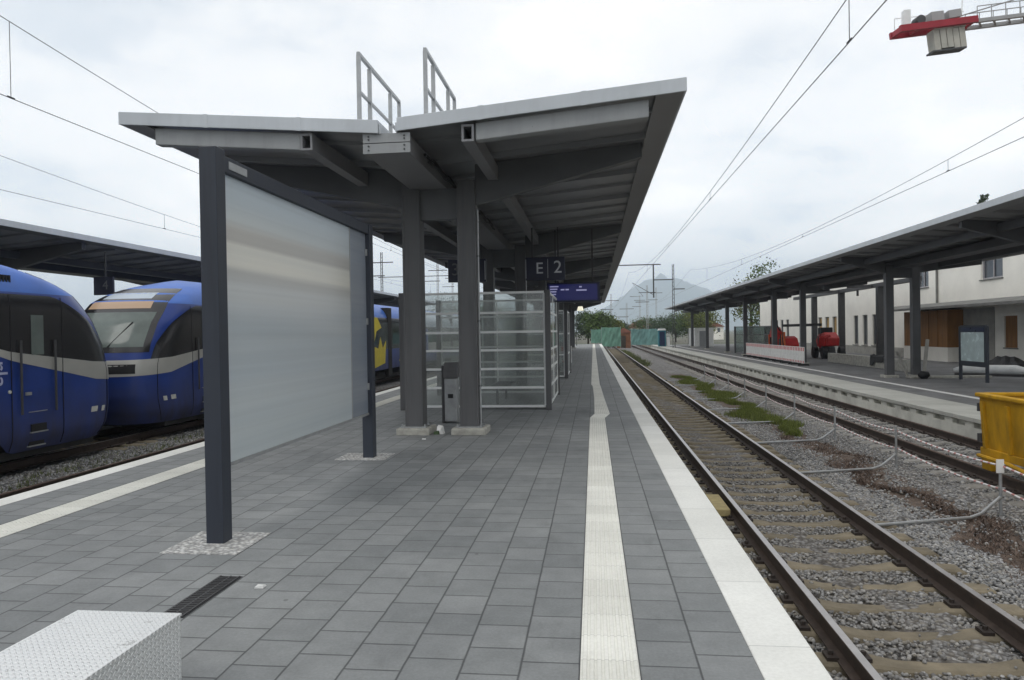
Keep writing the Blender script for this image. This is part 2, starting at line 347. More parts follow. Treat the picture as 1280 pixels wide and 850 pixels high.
colr = g.mix(1.0, colr, band, 'MULTIPLY')
colr = g.mix(1.0, colr, g.ramp(fineb, [(0.3, (0.95, 0.95, 0.95)), (0.7, (1.03, 1.03, 1.03))]), 'MULTIPLY')
rib = g.m('SINE', g.m('MULTIPLY', s.outputs[2], 2 * math.pi / 0.016))
nrm = g.bump(g.m('ADD', rib, g.m('MULTIPLY', strk, 1.0)), 0.12, 0.003)
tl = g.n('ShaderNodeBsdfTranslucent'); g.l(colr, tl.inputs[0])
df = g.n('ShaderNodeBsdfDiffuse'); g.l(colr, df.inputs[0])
gl = g.n('ShaderNodeBsdfGlossy'); gl.inputs['Roughness'].default_value = 0.16; gl.inputs[0].default_value = (0.9, 0.9, 0.9, 1); g.l(nrm, gl.inputs['Normal'])
tp = g.n('ShaderNodeBsdfTransparent'); tp.inputs[0].default_value = (0.8, 0.84, 0.86, 1)
a1 = g.n('ShaderNodeMixShader'); a1.inputs[0].default_value = 0.42; g.l(tl.outputs[0], a1.inputs[1]); g.l(df.outputs[0], a1.inputs[2])
a2 = g.n('ShaderNodeMixShader'); a2.inputs[0].default_value = 0.06; g.l(a1.outputs[0], a2.inputs[1]); g.l(tp.outputs[0], a2.inputs[2])
fr = g.n('ShaderNodeFresnel'); fr.inputs['IOR'].default_value = 1.6
a3 = g.n('ShaderNodeMixShader'); g.l(g.m('MULTIPLY', fr.outputs[0], 1.3, clamp=True), a3.inputs[0]); g.l(a2.outputs[0], a3.inputs[1]); g.l(gl.outputs[0], a3.inputs[2])
g.l(a3.outputs[0], out.inputs[0])
# ribbed translucent polycarbonate sheet
m, g, b = newmat('polycarbonate_clear')
out = m.node_tree.nodes['Material Output']; m.node_tree.nodes.remove(b)
p = g.pos(); s = g.n('ShaderNodeSeparateXYZ'); g.l(p, s.inputs[0])
strk = g.noise(g.vscale(p, (1, 0.04, 1.0)), 2.3, 4, 0.55)
fineb = g.noise(g.vscale(p, (1, 0.03, 16)), 1.0, 3, 0.6)
colr = g.ramp(strk, [(0.32, (0.50, 0.57, 0.66)), (0.5, (0.58, 0.64, 0.72)), (0.66, (0.66, 0.70, 0.76))])
colr = g.mix(1.0, colr, g.ramp(fineb, [(0.3, (0.95, 0.95, 0.95)), (0.7, (1.03, 1.03, 1.03))]), 'MULTIPLY')
rib = g.m('SINE', g.m('MULTIPLY', s.outputs[2], 2 * math.pi / 0.016))
nrm = g.bump(g.m('ADD', rib, g.m('MULTIPLY', strk, 1.0)), 0.12, 0.003)
tl = g.n('ShaderNodeBsdfTranslucent'); g.l(colr, tl.inputs[0])
df = g.n('ShaderNodeBsdfDiffuse'); g.l(colr, df.inputs[0])
gl = g.n('ShaderNodeBsdfGlossy'); gl.inputs['Roughness'].default_value = 0.16; gl.inputs[0].default_value = (0.9, 0.9, 0.9, 1); g.l(nrm, gl.inputs['Normal'])
tp = g.n('ShaderNodeBsdfTransparent'); tp.inputs[0].default_value = (0.8, 0.84, 0.86, 1)
a1 = g.n('ShaderNodeMixShader'); a1.inputs[0].default_value = 0.42; g.l(tl.outputs[0], a1.inputs[1]); g.l(df.outputs[0], a1.inputs[2])
a2 = g.n('ShaderNodeMixShader'); a2.inputs[0].default_value = 0.30; g.l(a1.outputs[0], a2.inputs[1]); g.l(tp.outputs[0], a2.inputs[2])
fr = g.n('ShaderNodeFresnel'); fr.inputs['IOR'].default_value = 1.6
a3 = g.n('ShaderNodeMixShader'); g.l(g.m('MULTIPLY', fr.outputs[0], 1.3, clamp=True), a3.inputs[0]); g.l(a2.outputs[0], a3.inputs[1]); g.l(gl.outputs[0], a3.inputs[2])
g.l(a3.outputs[0], out.inputs[0])
glassmat('glass', (0.95, 0.97, 0.96), dirt_veil=0.13); glassmat('glass_old', (0.75, 0.82, 0.8), 1.0, 0.85, 0.16)

# ------------------------------------------------------------------ mesh helpers
def wloc(o):
    v = Vector((0, 0, 0))
    while o is not None: v += o.location; o = o.parent
    return v
class MB:
    def __init__(s): s.v = []; s.f = []; s.mi = []
    def quad(s, a, b, c, d, mi=0):
        n = len(s.v); s.v += [a, b, c, d]; s.f.append((n, n + 1, n + 2, n + 3)); s.mi.append(mi); return s
    def hexa(s, P, mi=0):
        n = len(s.v); s.v += [tuple(p) for p in P]
        for q in ((0, 3, 2, 1), (4, 5, 6, 7), (0, 1, 5, 4), (1, 2, 6, 5), (2, 3, 7, 6), (3, 0, 4, 7)):
            s.f.append(tuple(n + i for i in q)); s.mi.append(mi)
        return s
    def box(s, x0, x1, y0, y1, z0, z1, mi=0):
        return s.hexa([(x0, y0, z0), (x1, y0, z0), (x1, y1, z0), (x0, y1, z0), (x0, y0, z1), (x1, y0, z1), (x1, y1, z1), (x0, y1, z1)], mi)
    def prism(s, poly, axis, a0, a1, mi=0):
        """polygon in the other two axes, extruded along axis ('x': poly=(y,z), 'y': poly=(x,z), 'z': poly=(x,y))"""
        def P(q, a): return {'x': (a, q[0], q[1]), 'y': (q[0], a, q[1]), 'z': (q[0], q[1], a)}[axis]
        n = len(s.v); k = len(poly)
        s.v += [P(q, a0) for q in poly] + [P(q, a1) for q in poly]
        area = sum(poly[i][0] * poly[(i + 1) % k][1] - poly[(i + 1) % k][0] * poly[i][1] for i in range(k))
        flip = (area > 0) ^ (axis == 'y')
        lo = list(range(n, n + k)); hi = list(range(n + k, n + 2 * k))
        s.f.append(tuple(lo[::-1] if flip else lo)); s.f.append(tuple(hi if flip else hi[::-1])); s.mi += [mi, mi]
        for i in range(k):
            j = (i + 1) % k; q = (lo[i], lo[j], hi[j], hi[i]); s.f.append(q if flip else q[::-1]); s.mi.append(mi)
        return s
    def rhs_y(s, x0, x1, z0, z1, y0, y1, t=0.02, mi=0):
        s.box(x0, x1, y0, y1, z1 - t, z1, mi); s.box(x0, x1, y0, y1, z0, z0 + t, mi)
        s.box(x0, x0 + t, y0, y1, z0 + t, z1 - t, mi); s.box(x1 - t, x1, y0, y1, z0 + t, z1 - t, mi); return s
    def tube(s, pts, r, n=8, caps=True, mi=0):
        pts = [Vector(p) for p in pts]; rr = r if isinstance(r, (list, tuple)) else [r] * len(pts)
        base = len(s.v); up = None
        for i, p in enumerate(pts):
            d = (pts[min(i + 1, len(pts) - 1)] - pts[max(i - 1, 0)]).normalized()
            if up is None: up = d.orthogonal().normalized()
            else: up = (up - d * up.dot(d)).normalized()
            w = d.cross(up)
            for k in range(n):
                a = 2 * math.pi * k / n; s.v.append(tuple(p + (up * math.cos(a) + w * math.sin(a)) * rr[i]))
        for i in range(len(pts) - 1):
            for k in range(n):
                a, b = base + i * n + k, base + i * n + (k + 1) % n
                s.f.append((a, b, b + n, a + n)); s.mi.append(mi)
        if caps:
            s.f.append(tuple(base + k for k in range(n))[::-1]); s.f.append(tuple(base + (len(pts) - 1) * n + k for k in range(n))); s.mi += [mi, mi]
        return s
    def bar(s, p, q, w, h=None, mi=0):
        """square bar from p to q"""
        p, q = Vector(p), Vector(q); d = (q - p).normalized(); h = h or w
        ref = Vector((0, 0, 1)) if abs(d.z) < 0.95 else Vector((0, 1, 0))
        a = d.cross(ref).normalized() * w / 2; b = a.cross(d).normalized() * h / 2
        return s.hexa([p - a - b, p + a - b, p + a + b, p - a + b, q - a - b, q + a - b, q + a + b, q - a + b], mi)
    def grid(s, P, mi=0, flip=False):
        n = len(s.v); R_, C_ = len(P), len(P[0])
        for row in P: s.v += [tuple(p) for p in row]
        for i in range(R_ - 1):
            for j in range(C_ - 1):
                q = (n + i * C_ + j, n + i * C_ + j + 1, n + (i + 1) * C_ + j + 1, n + (i + 1) * C_ + j)
                s.f.append(q[::-1] if flip else q); s.mi.append(mi)
        return s
    def build(s, name, mats, parent=None, smooth=False, bevel=0.0):
        me = bpy.data.meshes.new(name)
        o = parent; off = wloc(parent) if parent else Vector((0, 0, 0))
        me.from_pydata([(a - off.x, b - off.y, c - off.z) for a, b, c in s.v], [], s.f)
        for mm in (mats if isinstance(mats, (list, tuple)) else [mats]): me.materials.append(MATS[mm])
        me.polygons.foreach_set('material_index', s.mi)
        if smooth: me.polygons.foreach_set('use_smooth', [True] * len(me.polygons))
        me.update()
        ob = bpy.data.objects.new(name, me); COL.objects.link(ob)
        if parent: ob.parent = parent
        if bevel:
            bv = ob.modifiers.new('bevel', 'BEVEL'); bv.width = bevel; bv.segments = 2; bv.limit_method = 'ANGLE'; bv.angle_limit = R(40)
        return ob
def fast_mesh(name, V, F, matn, parent=None, k=4, smooth=False):
    V = np.asarray(V, np.float32); F = np.asarray(F, np.int32)
    if parent: V = V - np.array(wloc(parent), np.float32)
    me = bpy.data.meshes.new(name); me.vertices.add(len(V)); me.vertices.foreach_set('co', V.ravel())
    me.loops.add(F.size); me.loops.foreach_set('vertex_index', F.ravel()); me.polygons.add(len(F))
    me.polygons.foreach_set('loop_start', np.arange(0, F.size, k, dtype=np.int32)); me.polygons.foreach_set('loop_total', np.full(len(F), k, np.int32))
    me.materials.append(MATS[matn]); me.update(calc_edges=True); me.validate()
    ob = bpy.data.objects.new(name, me); COL.objects.link(ob)
    if parent: ob.parent = parent
    return ob
def tag(o, label=None, cat=None, group=None, kind=None):
    if label: o['label'] = label
    if cat: o['category'] = cat
    if group: o['group'] = group
    if kind: o['kind'] = kind
    return o
def thing(name, label, cat, loc=(0, 0, 0), group=None):
    o = bpy.data.objects.new(name, None); o.empty_display_size = 0.2; COL.objects.link(o); o.location = loc
    return tag(o, label, cat, group)
def struct(o): o['kind'] = 'structure'; return o
def copy_tree(o, parent=None):
    c = o.copy(); COL.objects.link(c)
    if parent is not None: c.parent = parent
    for ch in list(o.children): copy_tree(ch, c)
    return c
def place(o, loc, rz=0.0, label=None):
    c = copy_tree(o); c.location = loc; c.rotation_euler = (0, 0, rz)
    if label: c['label'] = label
    return c
def text(s, name, size, loc, rotm, matn, parent, ext=0.004, align='CENTER'):
    cu = bpy.data.curves.new(name, 'FONT'); cu.body = s; cu.size = size; cu.extrude = ext; cu.align_x = align; cu.align_y = 'CENTER'
    tmp = bpy.data.objects.new('tmp', cu); COL.objects.link(tmp); dg = bpy.context.evaluated_depsgraph_get(); dg.update()
    me = bpy.data.meshes.new_from_object(tmp.evaluated_get(dg)); bpy.data.objects.remove(tmp); me.materials.clear(); me.materials.append(MATS[matn])
    o = bpy.data.objects.new(name, me); COL.objects.link(o)
    o.parent = parent; o.location = Vector(loc) - (wloc(parent) if parent else Vector((0, 0, 0))); o.rotation_euler = rotm
    return o

# ------------------------------------------------------------------ setting: land, platforms, tracks
RAIL = -0.76; BED = -1.0
struct(MB().quad((-8000, -3000, -1.12), (8000, -3000, -1.12), (8000, 8000, -1.12), (-8000, 8000, -1.12)).build('ground', 'land'))
def bed(x0, x1, y0, y1, step, matn, amp=0.022):
    xs = np.arange(x0, x1 + 1e-6, step); ys = np.concatenate([np.arange(y0, 40, step), np.arange(40, y1 + 1, 4.0)])
    X, Y = np.meshgrid(xs, ys); Z = BED + amp * RNG.standard_normal(X.shape) * 0.6 + 0.02 * np.sin(X * 3.1 + Y * 0.7)
    V = np.stack([X, Y, Z], -1).reshape(-1, 3); nx = len(xs)
    idx = np.arange(len(V)).reshape(len(ys), nx)
    F = np.stack([idx[:-1, :-1], idx[:-1, 1:], idx[1:, 1:], idx[1:, :-1]], -1).reshape(-1, 4)
    return struct(fast_mesh('ballast_bed', V, F, matn))
bed(1.0, 8.9, -4, 400, 0.2, 'ballast'); bed(-14.2, -6.2, -4, 400, 0.4, 'ballast_left')

# island platform
PL, PR, PE = -6.38, 1.13, 101.0
pl = MB().box(PL + 0.28, PR - 0.33, -8, PE, -1.1, 0.0).build('platform', 'paving'); struct(pl)
struct(MB().box(PR - 0.33, PR, -8, PE, -0.22, 0.004).box(PR - 0.33, PR - 0.12, -8, PE, -1.1, -0.22).build('platform_edge', 'edge_concrete', bevel=0.012))
struct(MB().box(PL, PL + 0.28, -8, PE, -0.22, 0.004).box(PL + 0.12, PL + 0.28, -8, PE, -1.1, -0.22).build('platform_edge', 'edge_concrete', bevel=0.012))
def tactile(segs, x0, x1, nr=8):
    """ribbed guidance strip: flat sheet with low ribs along the platform; segs = [(y, shift_left, shift_right)]"""
    mb = MB(); w = x1 - x0; prof = []
    for i in range(nr):
        a = i / nr; b_ = (i + 1) / nr
        prof += [(a, 0.004), (a + 0.25 / nr, 0.004), (a + 0.36 / nr, 0.010), (a + 0.84 / nr, 0.010), (a + 0.95 / nr, 0.004)]
    prof.append((1.0, 0.004))
    P = [[(x0 + sl + t * (w + sr - sl), y, z) for t, z in prof] for y, sl, sr in segs]
    return struct(mb.grid(P).build('tactile_strip', 'tactile_concrete'))
tactile([(-8, 0, 0), (14.2, 0, 0), (14.9, 0.09, 0.11), (18.5, 0.09, 0.05), (22.5, 0.05, 0.0), (23.2, 0.0, -0.02), (100, 0.0, 0.0)], -0.09, 0.205)
tactile([(-8, 0, 0), (100, 0, 0)], -5.46, -5.11)
# cobble squares round the posts of the wind screen
struct(MB().box(-3.44, -2.80, 5.30, 5.92, -0.02, 0.005).build('cobbles', 'cobble'))
struct(MB().box(-3.55, -2.85, 9.45, 10.0, -0.02, 0.005).build('cobbles', 'cobble'))

# far platform on the right: old concrete coping, asphalt, white line
Z2 = -0.45
struct(MB().box(8.75, 10.15, -8, 112, Z2 - 0.10, Z2 + 0.004).build('platform_edge', 'old_coping', bevel=0.01))
mb = MB().box(8.93, 9.6, -8, 112, -1.1, Z2 - 0.101).box(8.79, 8.929, -8, 112, -1.1, Z2 - 0.24)
for k in range(118):                                     # piers between the slots under the coping
    y = -6 + k * 1.0; mb.box(8.792, 8.929, y - 0.2, y + 0.2, Z2 - 0.239, Z2 - 0.101)
struct(mb.build('platform_wall', 'old_wall'))
struct(MB().box(10.15, 23, -8, 112, -1.1, Z2).build('platform', 'asphalt'))
struct(MB().box(11.15, 11.38, -8, 111, Z2 - 0.02, Z2 + 0.006).build('platform_line', 'white_paint'))
# left platform beyond the trains
struct(MB().box(-26, -14.6, -12, 100, -1.1, 0).build('platform', 'paving')); struct(MB().box(-14.6, -14.3, -12, 100, -0.22, 0.004).box(-14.6, -14.4, -12, 100, -1.1, -0.22).build('platform_edge', 'edge_concrete'))

# tracks
RAILP = [(-0.075, 0), (0.075, 0), (0.075, 0.011), (0.012, 0.03), (0.009, 0.13), (0.036, 0.140), (0.036, 0.168), (0.031, 0.172), (-0.031, 0.172), (-0.036, 0.168), (-0.036, 0.140), (-0.009, 0.13), (-0.012, 0.03), (-0.075, 0.011)]
def rail_mesh(mb, x, y0, y1, zt):
    mb.prism([(x + a, zt - 0.172 + b) for a, b in RAILP], 'y', y0, y1)
    for f in range(len(mb.f) - len(RAILP), len(mb.f)):
        i = f - (len(mb.f) - len(RAILP))
        if i in (7,): mb.mi[f] = 1
    return mb
def sleeper_mb(cx, cy, detail=True):
    mb = MB(); st = [(-1.3, 0.10, -0.985), (-1.24, 0.105, -0.945), (-0.95, 0.105, -0.934), (-0.55, 0.105, -0.936), (-0.35, 0.085, -0.968), (0, 0.08, -0.975), (0.35, 0.085, -0.968), (0.55, 0.105, -0.936), (0.95, 0.105, -0.934), (1.24, 0.105, -0.945), (1.3, 0.10, -0.985)]
    P = []
    for x, hw, zt in st:
        P.append([(cx + x, cy - hw - 0.05, -1.1), (cx + x, cy - hw - 0.012, zt - 0.02), (cx + x, cy - hw + 0.012, zt), (cx + x, cy + hw - 0.012, zt), (cx + x, cy + hw + 0.012, zt - 0.02), (cx + x, cy + hw + 0.05, -1.1)])
    mb.grid(P, flip=True); mb.f.append(tuple(range(0, 6))[::-1]); mb.mi.append(0); n = len(mb.v) - 6; mb.f.append(tuple(range(n, n + 6))); mb.mi.append(0)
    for sx in (-1, 1):
        for sd in (-1, 1):
            x = cx + sx * 0.7535 + sd * 0.125
            mb.box(x - 0.045, x + 0.045, cy - 0.07, cy + 0.07, -0.936, -0.905, 1)
            mb.tube([(x, cy, -0.905), (x, cy, -0.872)], 0.022, 6, mi=1)
    return mb
def track(name, label, cx, y0, y1, head, ny, sl0, slm='sleeper'):
    t = tag(thing(name, None, None, (cx, 0, RAIL)), label, None, None, 'structure')
    for s in (-1, 1): rail_mesh(MB(), cx + s * 0.7535, y0, y1, RAIL).build('rail', ['rail_rust', head], t)
    s0 = sleeper_mb(cx, sl0).build('sleeper', [slm, 'clip'], t)
    for k in range(1, ny):
        c = s0.copy(); COL.objects.link(c); c.parent = t; c.location = (random.uniform(-0.015, 0.015), k * 0.6 + random.uniform(-0.015, 0.015), random.uniform(-0.008, 0.003)); c.rotation_euler = (0, 0, random.uniform(-0.008, 0.008))
    return t, s0
trk1, SL = track('railway_track', 'near track with brown sleepers right beside the island platform', 2.7, -4, 300, 'rail_head', 100, 2.35)
track('railway_track', 'track along the old concrete platform wall with the yellow skip', 7.4, -4, 300, 'rail_head_rusty', 100, 4.2, 'sleeper_grey')
track('railway_track', 'empty track behind the left edge of the island platform', -8.75, -4, 300, 'rail_head_rusty', 40, 4.0)
track('railway_track', 'track under the two blue trains', -12.6, -4, 300, 'rail_head', 4, 16.2)
# far sleepers of the near track in one piece
mb = MB()
for k in range(100, 180): mb.box(1.4, 4.0, 2.35 + k * 0.6 - 0.11, 2.35 + k * 0.6 + 0.11, -1.05, -0.95)
o = mb.build('far_sleepers', 'sleeper', trk1); o['kind'] = 'stuff'

# loose stones
ICO_V = []
ph = (1 + 5 ** 0.5) / 2
for a in (-1, 1):
    for b_ in (-ph, ph): ICO_V += [(0, a, b_), (a, b_, 0), (b_, 0, a)]
ICO_V = np.array(ICO_V) / np.linalg.norm(ICO_V[0])
import itertools
dm = np.linalg.norm(ICO_V[:, None] - ICO_V[None], axis=-1); edge = dm[dm > 0.1].min() * 1.05
ICO_F = []
for a, b_, c_ in itertools.combinations(range(12), 3):
    if dm[a, b_] < edge and dm[b_, c_] < edge and dm[a, c_] < edge:
        nrm_ = np.cross(ICO_V[b_] - ICO_V[a], ICO_V[c_] - ICO_V[a])
        ICO_F.append((a, b_, c_) if nrm_.dot(ICO_V[a]) > 0 else (a, c_, b_))
ICO_F = np.array(ICO_F)
def stones(n, xr, yr, zc, rmin, rmax, avoid=None, ybias=1.0):
    x = RNG.uniform(*xr, n); y = yr[0] + (yr[1] - yr[0]) * RNG.uniform(0, 1, n) ** ybias
    r = RNG.uniform(rmin, rmax, n)
    if avoid is not None:
        cx, s0 = avoid
        ph_ = np.abs(((y - s0 + 0.3) % 0.6) - 0.3); dx = np.abs(x - cx)
        keep = ~((dx < 1.32) & (ph_ < 0.125)) & ~(np.abs(dx - 0.7535) < 0.06)
        keep |= ((RNG.uniform(0, 1, n) < 0.02) & ~(np.abs(dx - 0.7535) < 0.1))
        onsl = (dx < 1.32) & (ph_ < 0.125)
        x, y, r, onsl = x[keep], y[keep], r[keep], onsl[keep]; n = len(x)
        z = np.where(onsl, -0.945, zc) + RNG.uniform(-0.014, 0.018, n)
    else: z = zc + RNG.uniform(-0.014, 0.02, n)
    soil = (np.abs(x - 5.0 - 0.2 * np.sin(y * 1.3) - 0.12 * np.sin(y * 3.7 + 1)) < 0.36 + 0.1 * np.sin(y * 2.2)) & (y > 5) & (RNG.uniform(0, 1, n) < 0.82)
    x, y, z, r = x[~soil], y[~soil], z[~soil], r[~soil]; n = len(x)
    sc = RNG.uniform(0.6, 1.25, (n, 1, 3)) * r[:, None, None]; sc[:, :, 2] *= 0.8
    V = ICO_V[None] * sc * RNG.uniform(0.78, 1.18, (n, 12, 1))
    th = RNG.uniform(0, 2 * np.pi, n); co, si = np.cos(th), np.sin(th)
    X = V[..., 0] * co[:, None] - V[..., 1] * si[:, None]; Y = V[..., 0] * si[:, None] + V[..., 1] * co[:, None]
    V = np.stack([X + x[:, None], Y + y[:, None], V[..., 2] + z[:, None]], -1).reshape(-1, 3)
    F = (ICO_F[None] + 12 * np.arange(n)[:, None, None]).reshape(-1, 3)
    return V, F
parts = [stones(42000, (1.16, 4.5), (2.6, 15), -0.986, 0.012, 0.027, (2.7, 2.35), 1.35), stones(24000, (4.0, 6.7), (5.5, 22), -0.99, 0.013, 0.028, None, 1.3),
         stones(9000, (6.2, 8.8), (9, 26), -0.97, 0.016, 0.032, (7.4, 4.2), 1.2), stones(7000, (-11.6, -9.6), (8, 22), -0.99, 0.02, 0.036, None, 1.0)]
Vs, Fs, n0 = [], [], 0
for V, F in parts: Vs.append(V); Fs.append(F + n0); n0 += len(V)
tag(fast_mesh('gravel', np.concatenate(Vs), np.concatenate(Fs), 'stone', k=3), 'loose grey ballast stones lying between sleepers and tracks', 'gravel', kind='stuff')

# grass and dead plants between the right tracks
def blades(n, xf, yr, z, hmin, hmax, w, ybias=1.0, lean=0.5):
    y = yr[0] + (yr[1] - yr[0]) * RNG.uniform(0, 1, n) ** ybias; x = xf(y)
    h = RNG.uniform(hmin, hmax, n); th = RNG.uniform(0, 2 * np.pi, n); ln = RNG.uniform(0, lean, n) * h
    la = RNG.uniform(0, 2 * np.pi, n)
    wx, wy = np.cos(th) * w, np.sin(th) * w
    B = np.stack([x, y, np.full(n, z)], -1); T = B + np.stack([ln * np.cos(la), ln * np.sin(la), h], -1)
    W = np.stack([wx, wy, np.zeros(n)], -1)
    V = np.stack([B - W, B + W, T + W * 0.15, T - W * 0.15], 1).reshape(-1, 3)
    return V, np.arange(4 * n).reshape(-1, 4)
def patchy(c, wd):
    def f(y):
        n = len(y); base = c + 0.25 * np.sin(y * 1.3) + 0.15 * np.sin(y * 3.7 + 1); return base + RNG.normal(0, 1, n) * wd * (0.6 + 0.4 * np.sin(y * 0.9))
    return f
V, F = blades(60000, patchy(5.05, 0.27), (18.5, 42), -1.0, 0.03, 0.17, 0.008, 1.25)
tag(fast_mesh('grass', V, F, 'grass'), 'strip of green grass growing between the two right hand tracks', 'grass', kind='stuff')
V, F = blades(15000, patchy(5.0, 0.22), (7.0, 24), -1.0, 0.01, 0.07, 0.011, 1.2, 2.2)
tag(fast_mesh('dead_undergrowth', V, F, 'dead_plant'), 'brown withered weeds on the soil strip beside the barrier posts', 'weeds', kind='stuff')
V1, F1 = blades(1500, patchy(-10.6, 0.5), (9, 24), -1.0, 0.04, 0.14, 0.01, 1.0, 0.9)
V2, F2 = blades(2500, patchy(4.0, 0.3), (55, 98), -1.0, 0.1, 0.3, 0.02, 1.0, 0.8)
tag(fast_mesh('weeds', np.concatenate([V1, V2]), np.concatenate([F1, F2 + len(V1)]), 'weed'), 'sparse green weeds in the ballast', 'weeds', kind='stuff')

# far hills
def hills():
    def H(px_x):   # ridge height at distance 2500 m over lateral position
        pts = [(-2600, 60), (-1500, 90), (-900, 60), (-500, 75), (-250, 50), (0, 62), (60, 84), (120, 130), (165, 172), (215, 180), (258, 189), (310, 172), (377, 123), (430, 108), (600, 125), (900, 90), (1500, 110), (2600, 60)]
        k = np.ones(9) / 9; h = np.interp(px_x, [a for a, _ in pts], [b for _, b in pts]); return np.convolve(np.pad(h, 4, 'edge'), k, 'valid')
    xs = np.linspace(-2600, 2600, 320); rows = []; K = 2.45
    for j, t in enumerate(np.linspace(0, 1, 26)):
        y = 4600 + 1900 * t; prof = math.sin(min(1, t / 0.78) * math.pi / 2) ** 1.3 if t <= 0.78 else 1 - (t - 0.78) * 1.5
        z = -3 + K * H(xs) * prof * (1 + 0.04 * np.sin(xs * 0.021 + j) + 0.03 * RNG.standard_normal(len(xs)))
        rows.append(np.stack([xs * K, np.full(len(xs), y), z], -1))
    V = np.concatenate(rows); idx = np.arange(len(V)).reshape(26, 320)
    F = np.stack([idx[:-1, :-1], idx[:-1, 1:], idx[1:, 1:], idx[1:, :-1]], -1).reshape(-1, 4)
    struct(fast_mesh('hills', V, F, 'mountain'))
hills()

# ------------------------------------------------------------------ canopies
def canopy(name, label, xl, zl, xil, zil, xir, zir, xr, zr, y0, y1, cols, colY, zf, purl, spine, cdep=0.3, zbeam=None, pads=True, single=(), M=('soffit_grey', 'ceiling_metal', 'purlin_grey', 'beam_dark', 'column_grey')):
    xc = (xil + xir) / 2
    t = thing(name, label, 'platform canopy', (xc, y0, zf))
    TH = 0.18
    for xo, zo, xi, zi, pu in ((xl, zl, xil, zil, purl[0]), (xr, zr, xir, zir, purl[1])):
        sg = 1 if xo > xi else -1
        sl = (zo - zi) / (xo - xi)
        zt = lambda x: zi + (x - xi) * sl
        MB().prism([(xi, zi - 0.004), (xo, zo - 0.004), (xo, zo - 0.05), (xi, zi - 0.05)], 'y', y0 + 0.001, y1).build('roof_panel', 'zinc', t)
        fb = MB().prism([(xi, zi), (xo + sg * 0.03, zt(xo + sg * 0.03)), (xo + sg * 0.03, zt(xo + sg * 0.03) - TH), (xi, zi - TH)], 'y', y0 - 0.03, y0)
        fb.prism([(xo, zo - 0.002), (xo + sg * 0.029, zt(xo + sg * 0.029) - 0.002), (xo + sg * 0.029, zt(xo + sg * 0.029) - TH + 0.002), (xo, zo - TH + 0.002)], 'y', y0 + 0.001, y1)
        fb.prism([(xi, zi - 0.055), (xi - sg * 0.03, zi - 0.055), (xi - sg * 0.03, zi - TH), (xi, zi - TH)], 'y', y0 + 0.001, y1)
        fb.build('fascia', 'zinc', t, bevel=0.006)
        if y0 > 0:                       # cover strips over the joints of the front fascia
            for q in (0.30, 0.66):
                x = xi + (xo - xi) * q; MB().prism([(x - 0.035, zt(x - 0.035) + 0.004), (x + 0.035, zt(x + 0.035) + 0.004), (x + 0.035, zt(x + 0.035) - TH - 0.004), (x - 0.035, zt(x - 0.035) - TH - 0.004)], 'y', y0 - 0.034, y0 - 0.0305).build('joint_cover', 'zinc', t)
        xs_ = xo - sg * 0.36
        MB().prism([(xs_, zt(xs_) - TH + 0.025), (xo, zo - TH + 0.025), (xo, zo - TH + 0.004), (xs_, zt(xs_) - TH + 0.004)], 'y', y0 + 0.002, y1 - 0.01).build('soffit', M[0], t)
        cb = MB().prism([(xi + sg * 0.001, zi - 0.10), (xs_ + sg * 0.05, zt(xs_ + sg * 0.05) - 0.10), (xs_ + sg * 0.05, zt(xs_ + sg * 0.05) - 0.12), (xi + sg * 0.001, zi - 0.12)], 'y', y0 + 0.003, y1 - 0.02)
        y = y0 + 0.7; k = 0
        while y < y1 - 0.5:
            hgt = 0.09 if k % 2 else 0.055
            cb.prism([(xi + sg * 0.1, zi - 0.119 + sl * sg * 0.1), (xs_ - sg * 0.002, zt(xs_) - 0.119), (xs_ - sg * 0.002, zt(xs_) - 0.119 - hgt), (xi + sg * 0.1, zi - 0.119 - hgt + sl * sg * 0.1)], 'y', y, y + 0.06)
            y += 1.24; k += 1
        cb.build('ceiling', M[1], t)
        # edge beam across the open end
        xa, xb = pu + sg * 0.10, xo - sg * 0.45
        MB().prism([(xa, zt(xa) - 0.185), (xb, zt(xb) - 0.185), (xb, zt(xb) - 0.42), (xa, zt(xa) - 0.42)], 'y', y0 + 0.08, y0 + 0.24).build('edge_beam', 'grey_paint', t, bevel=0.012)
        # longitudinal hollow purlin with an open end
        MB().rhs_y(pu - 0.085, pu + 0.085, zt(pu) - 0.43, zt(pu) - 0.20, y0 + 0.04, y1 - 0.3, 0.03).build('purlin', M[2], t)
        for cy in colY:
            ca = max(cols[1]) if sg > 0 else min(cols[0])
            zb0 = zbeam
            MB().prism([(ca + sg * 0.001, zb0), (ca + sg * 0.001, zt(ca) - 0.125), (xs_ - sg * 0.02, zt(xs_) - 0.125), (xs_ - sg * 0.02, zt(xs_) - 0.36)], 'y', cy + cdep / 2 - 0.09, cy + cdep / 2 + 0.09).build('cross_beam', M[3], t)
    s0, s1, sz0, sz1 = spine
    mb = MB().box(s0, s1, y0 + 0.05, y1 - 0.1, sz0, sz1); mb.box(s0 - 0.02, s1 + 0.02, y0 + 0.035, y0 + 0.052, sz0 + 0.0, sz0 + 0.135).box(s0 - 0.02, s1 + 0.02, y0 + 0.035, y0 + 0.052, sz0 + 0.145, sz1 + 0.02)
    mb.build('spine_beam', M[2], t, bevel=0.006)
    MB().box(s0 - 0.021, s1 + 0.021, y0 + 0.026, y0 + 0.034, sz0 + 0.001, sz0 + 0.134).box(s0 - 0.021, s1 + 0.021, y0 + 0.026, y0 + 0.034, sz0 + 0.146, sz1 + 0.019).build('end_plate', 'grey_paint', t)
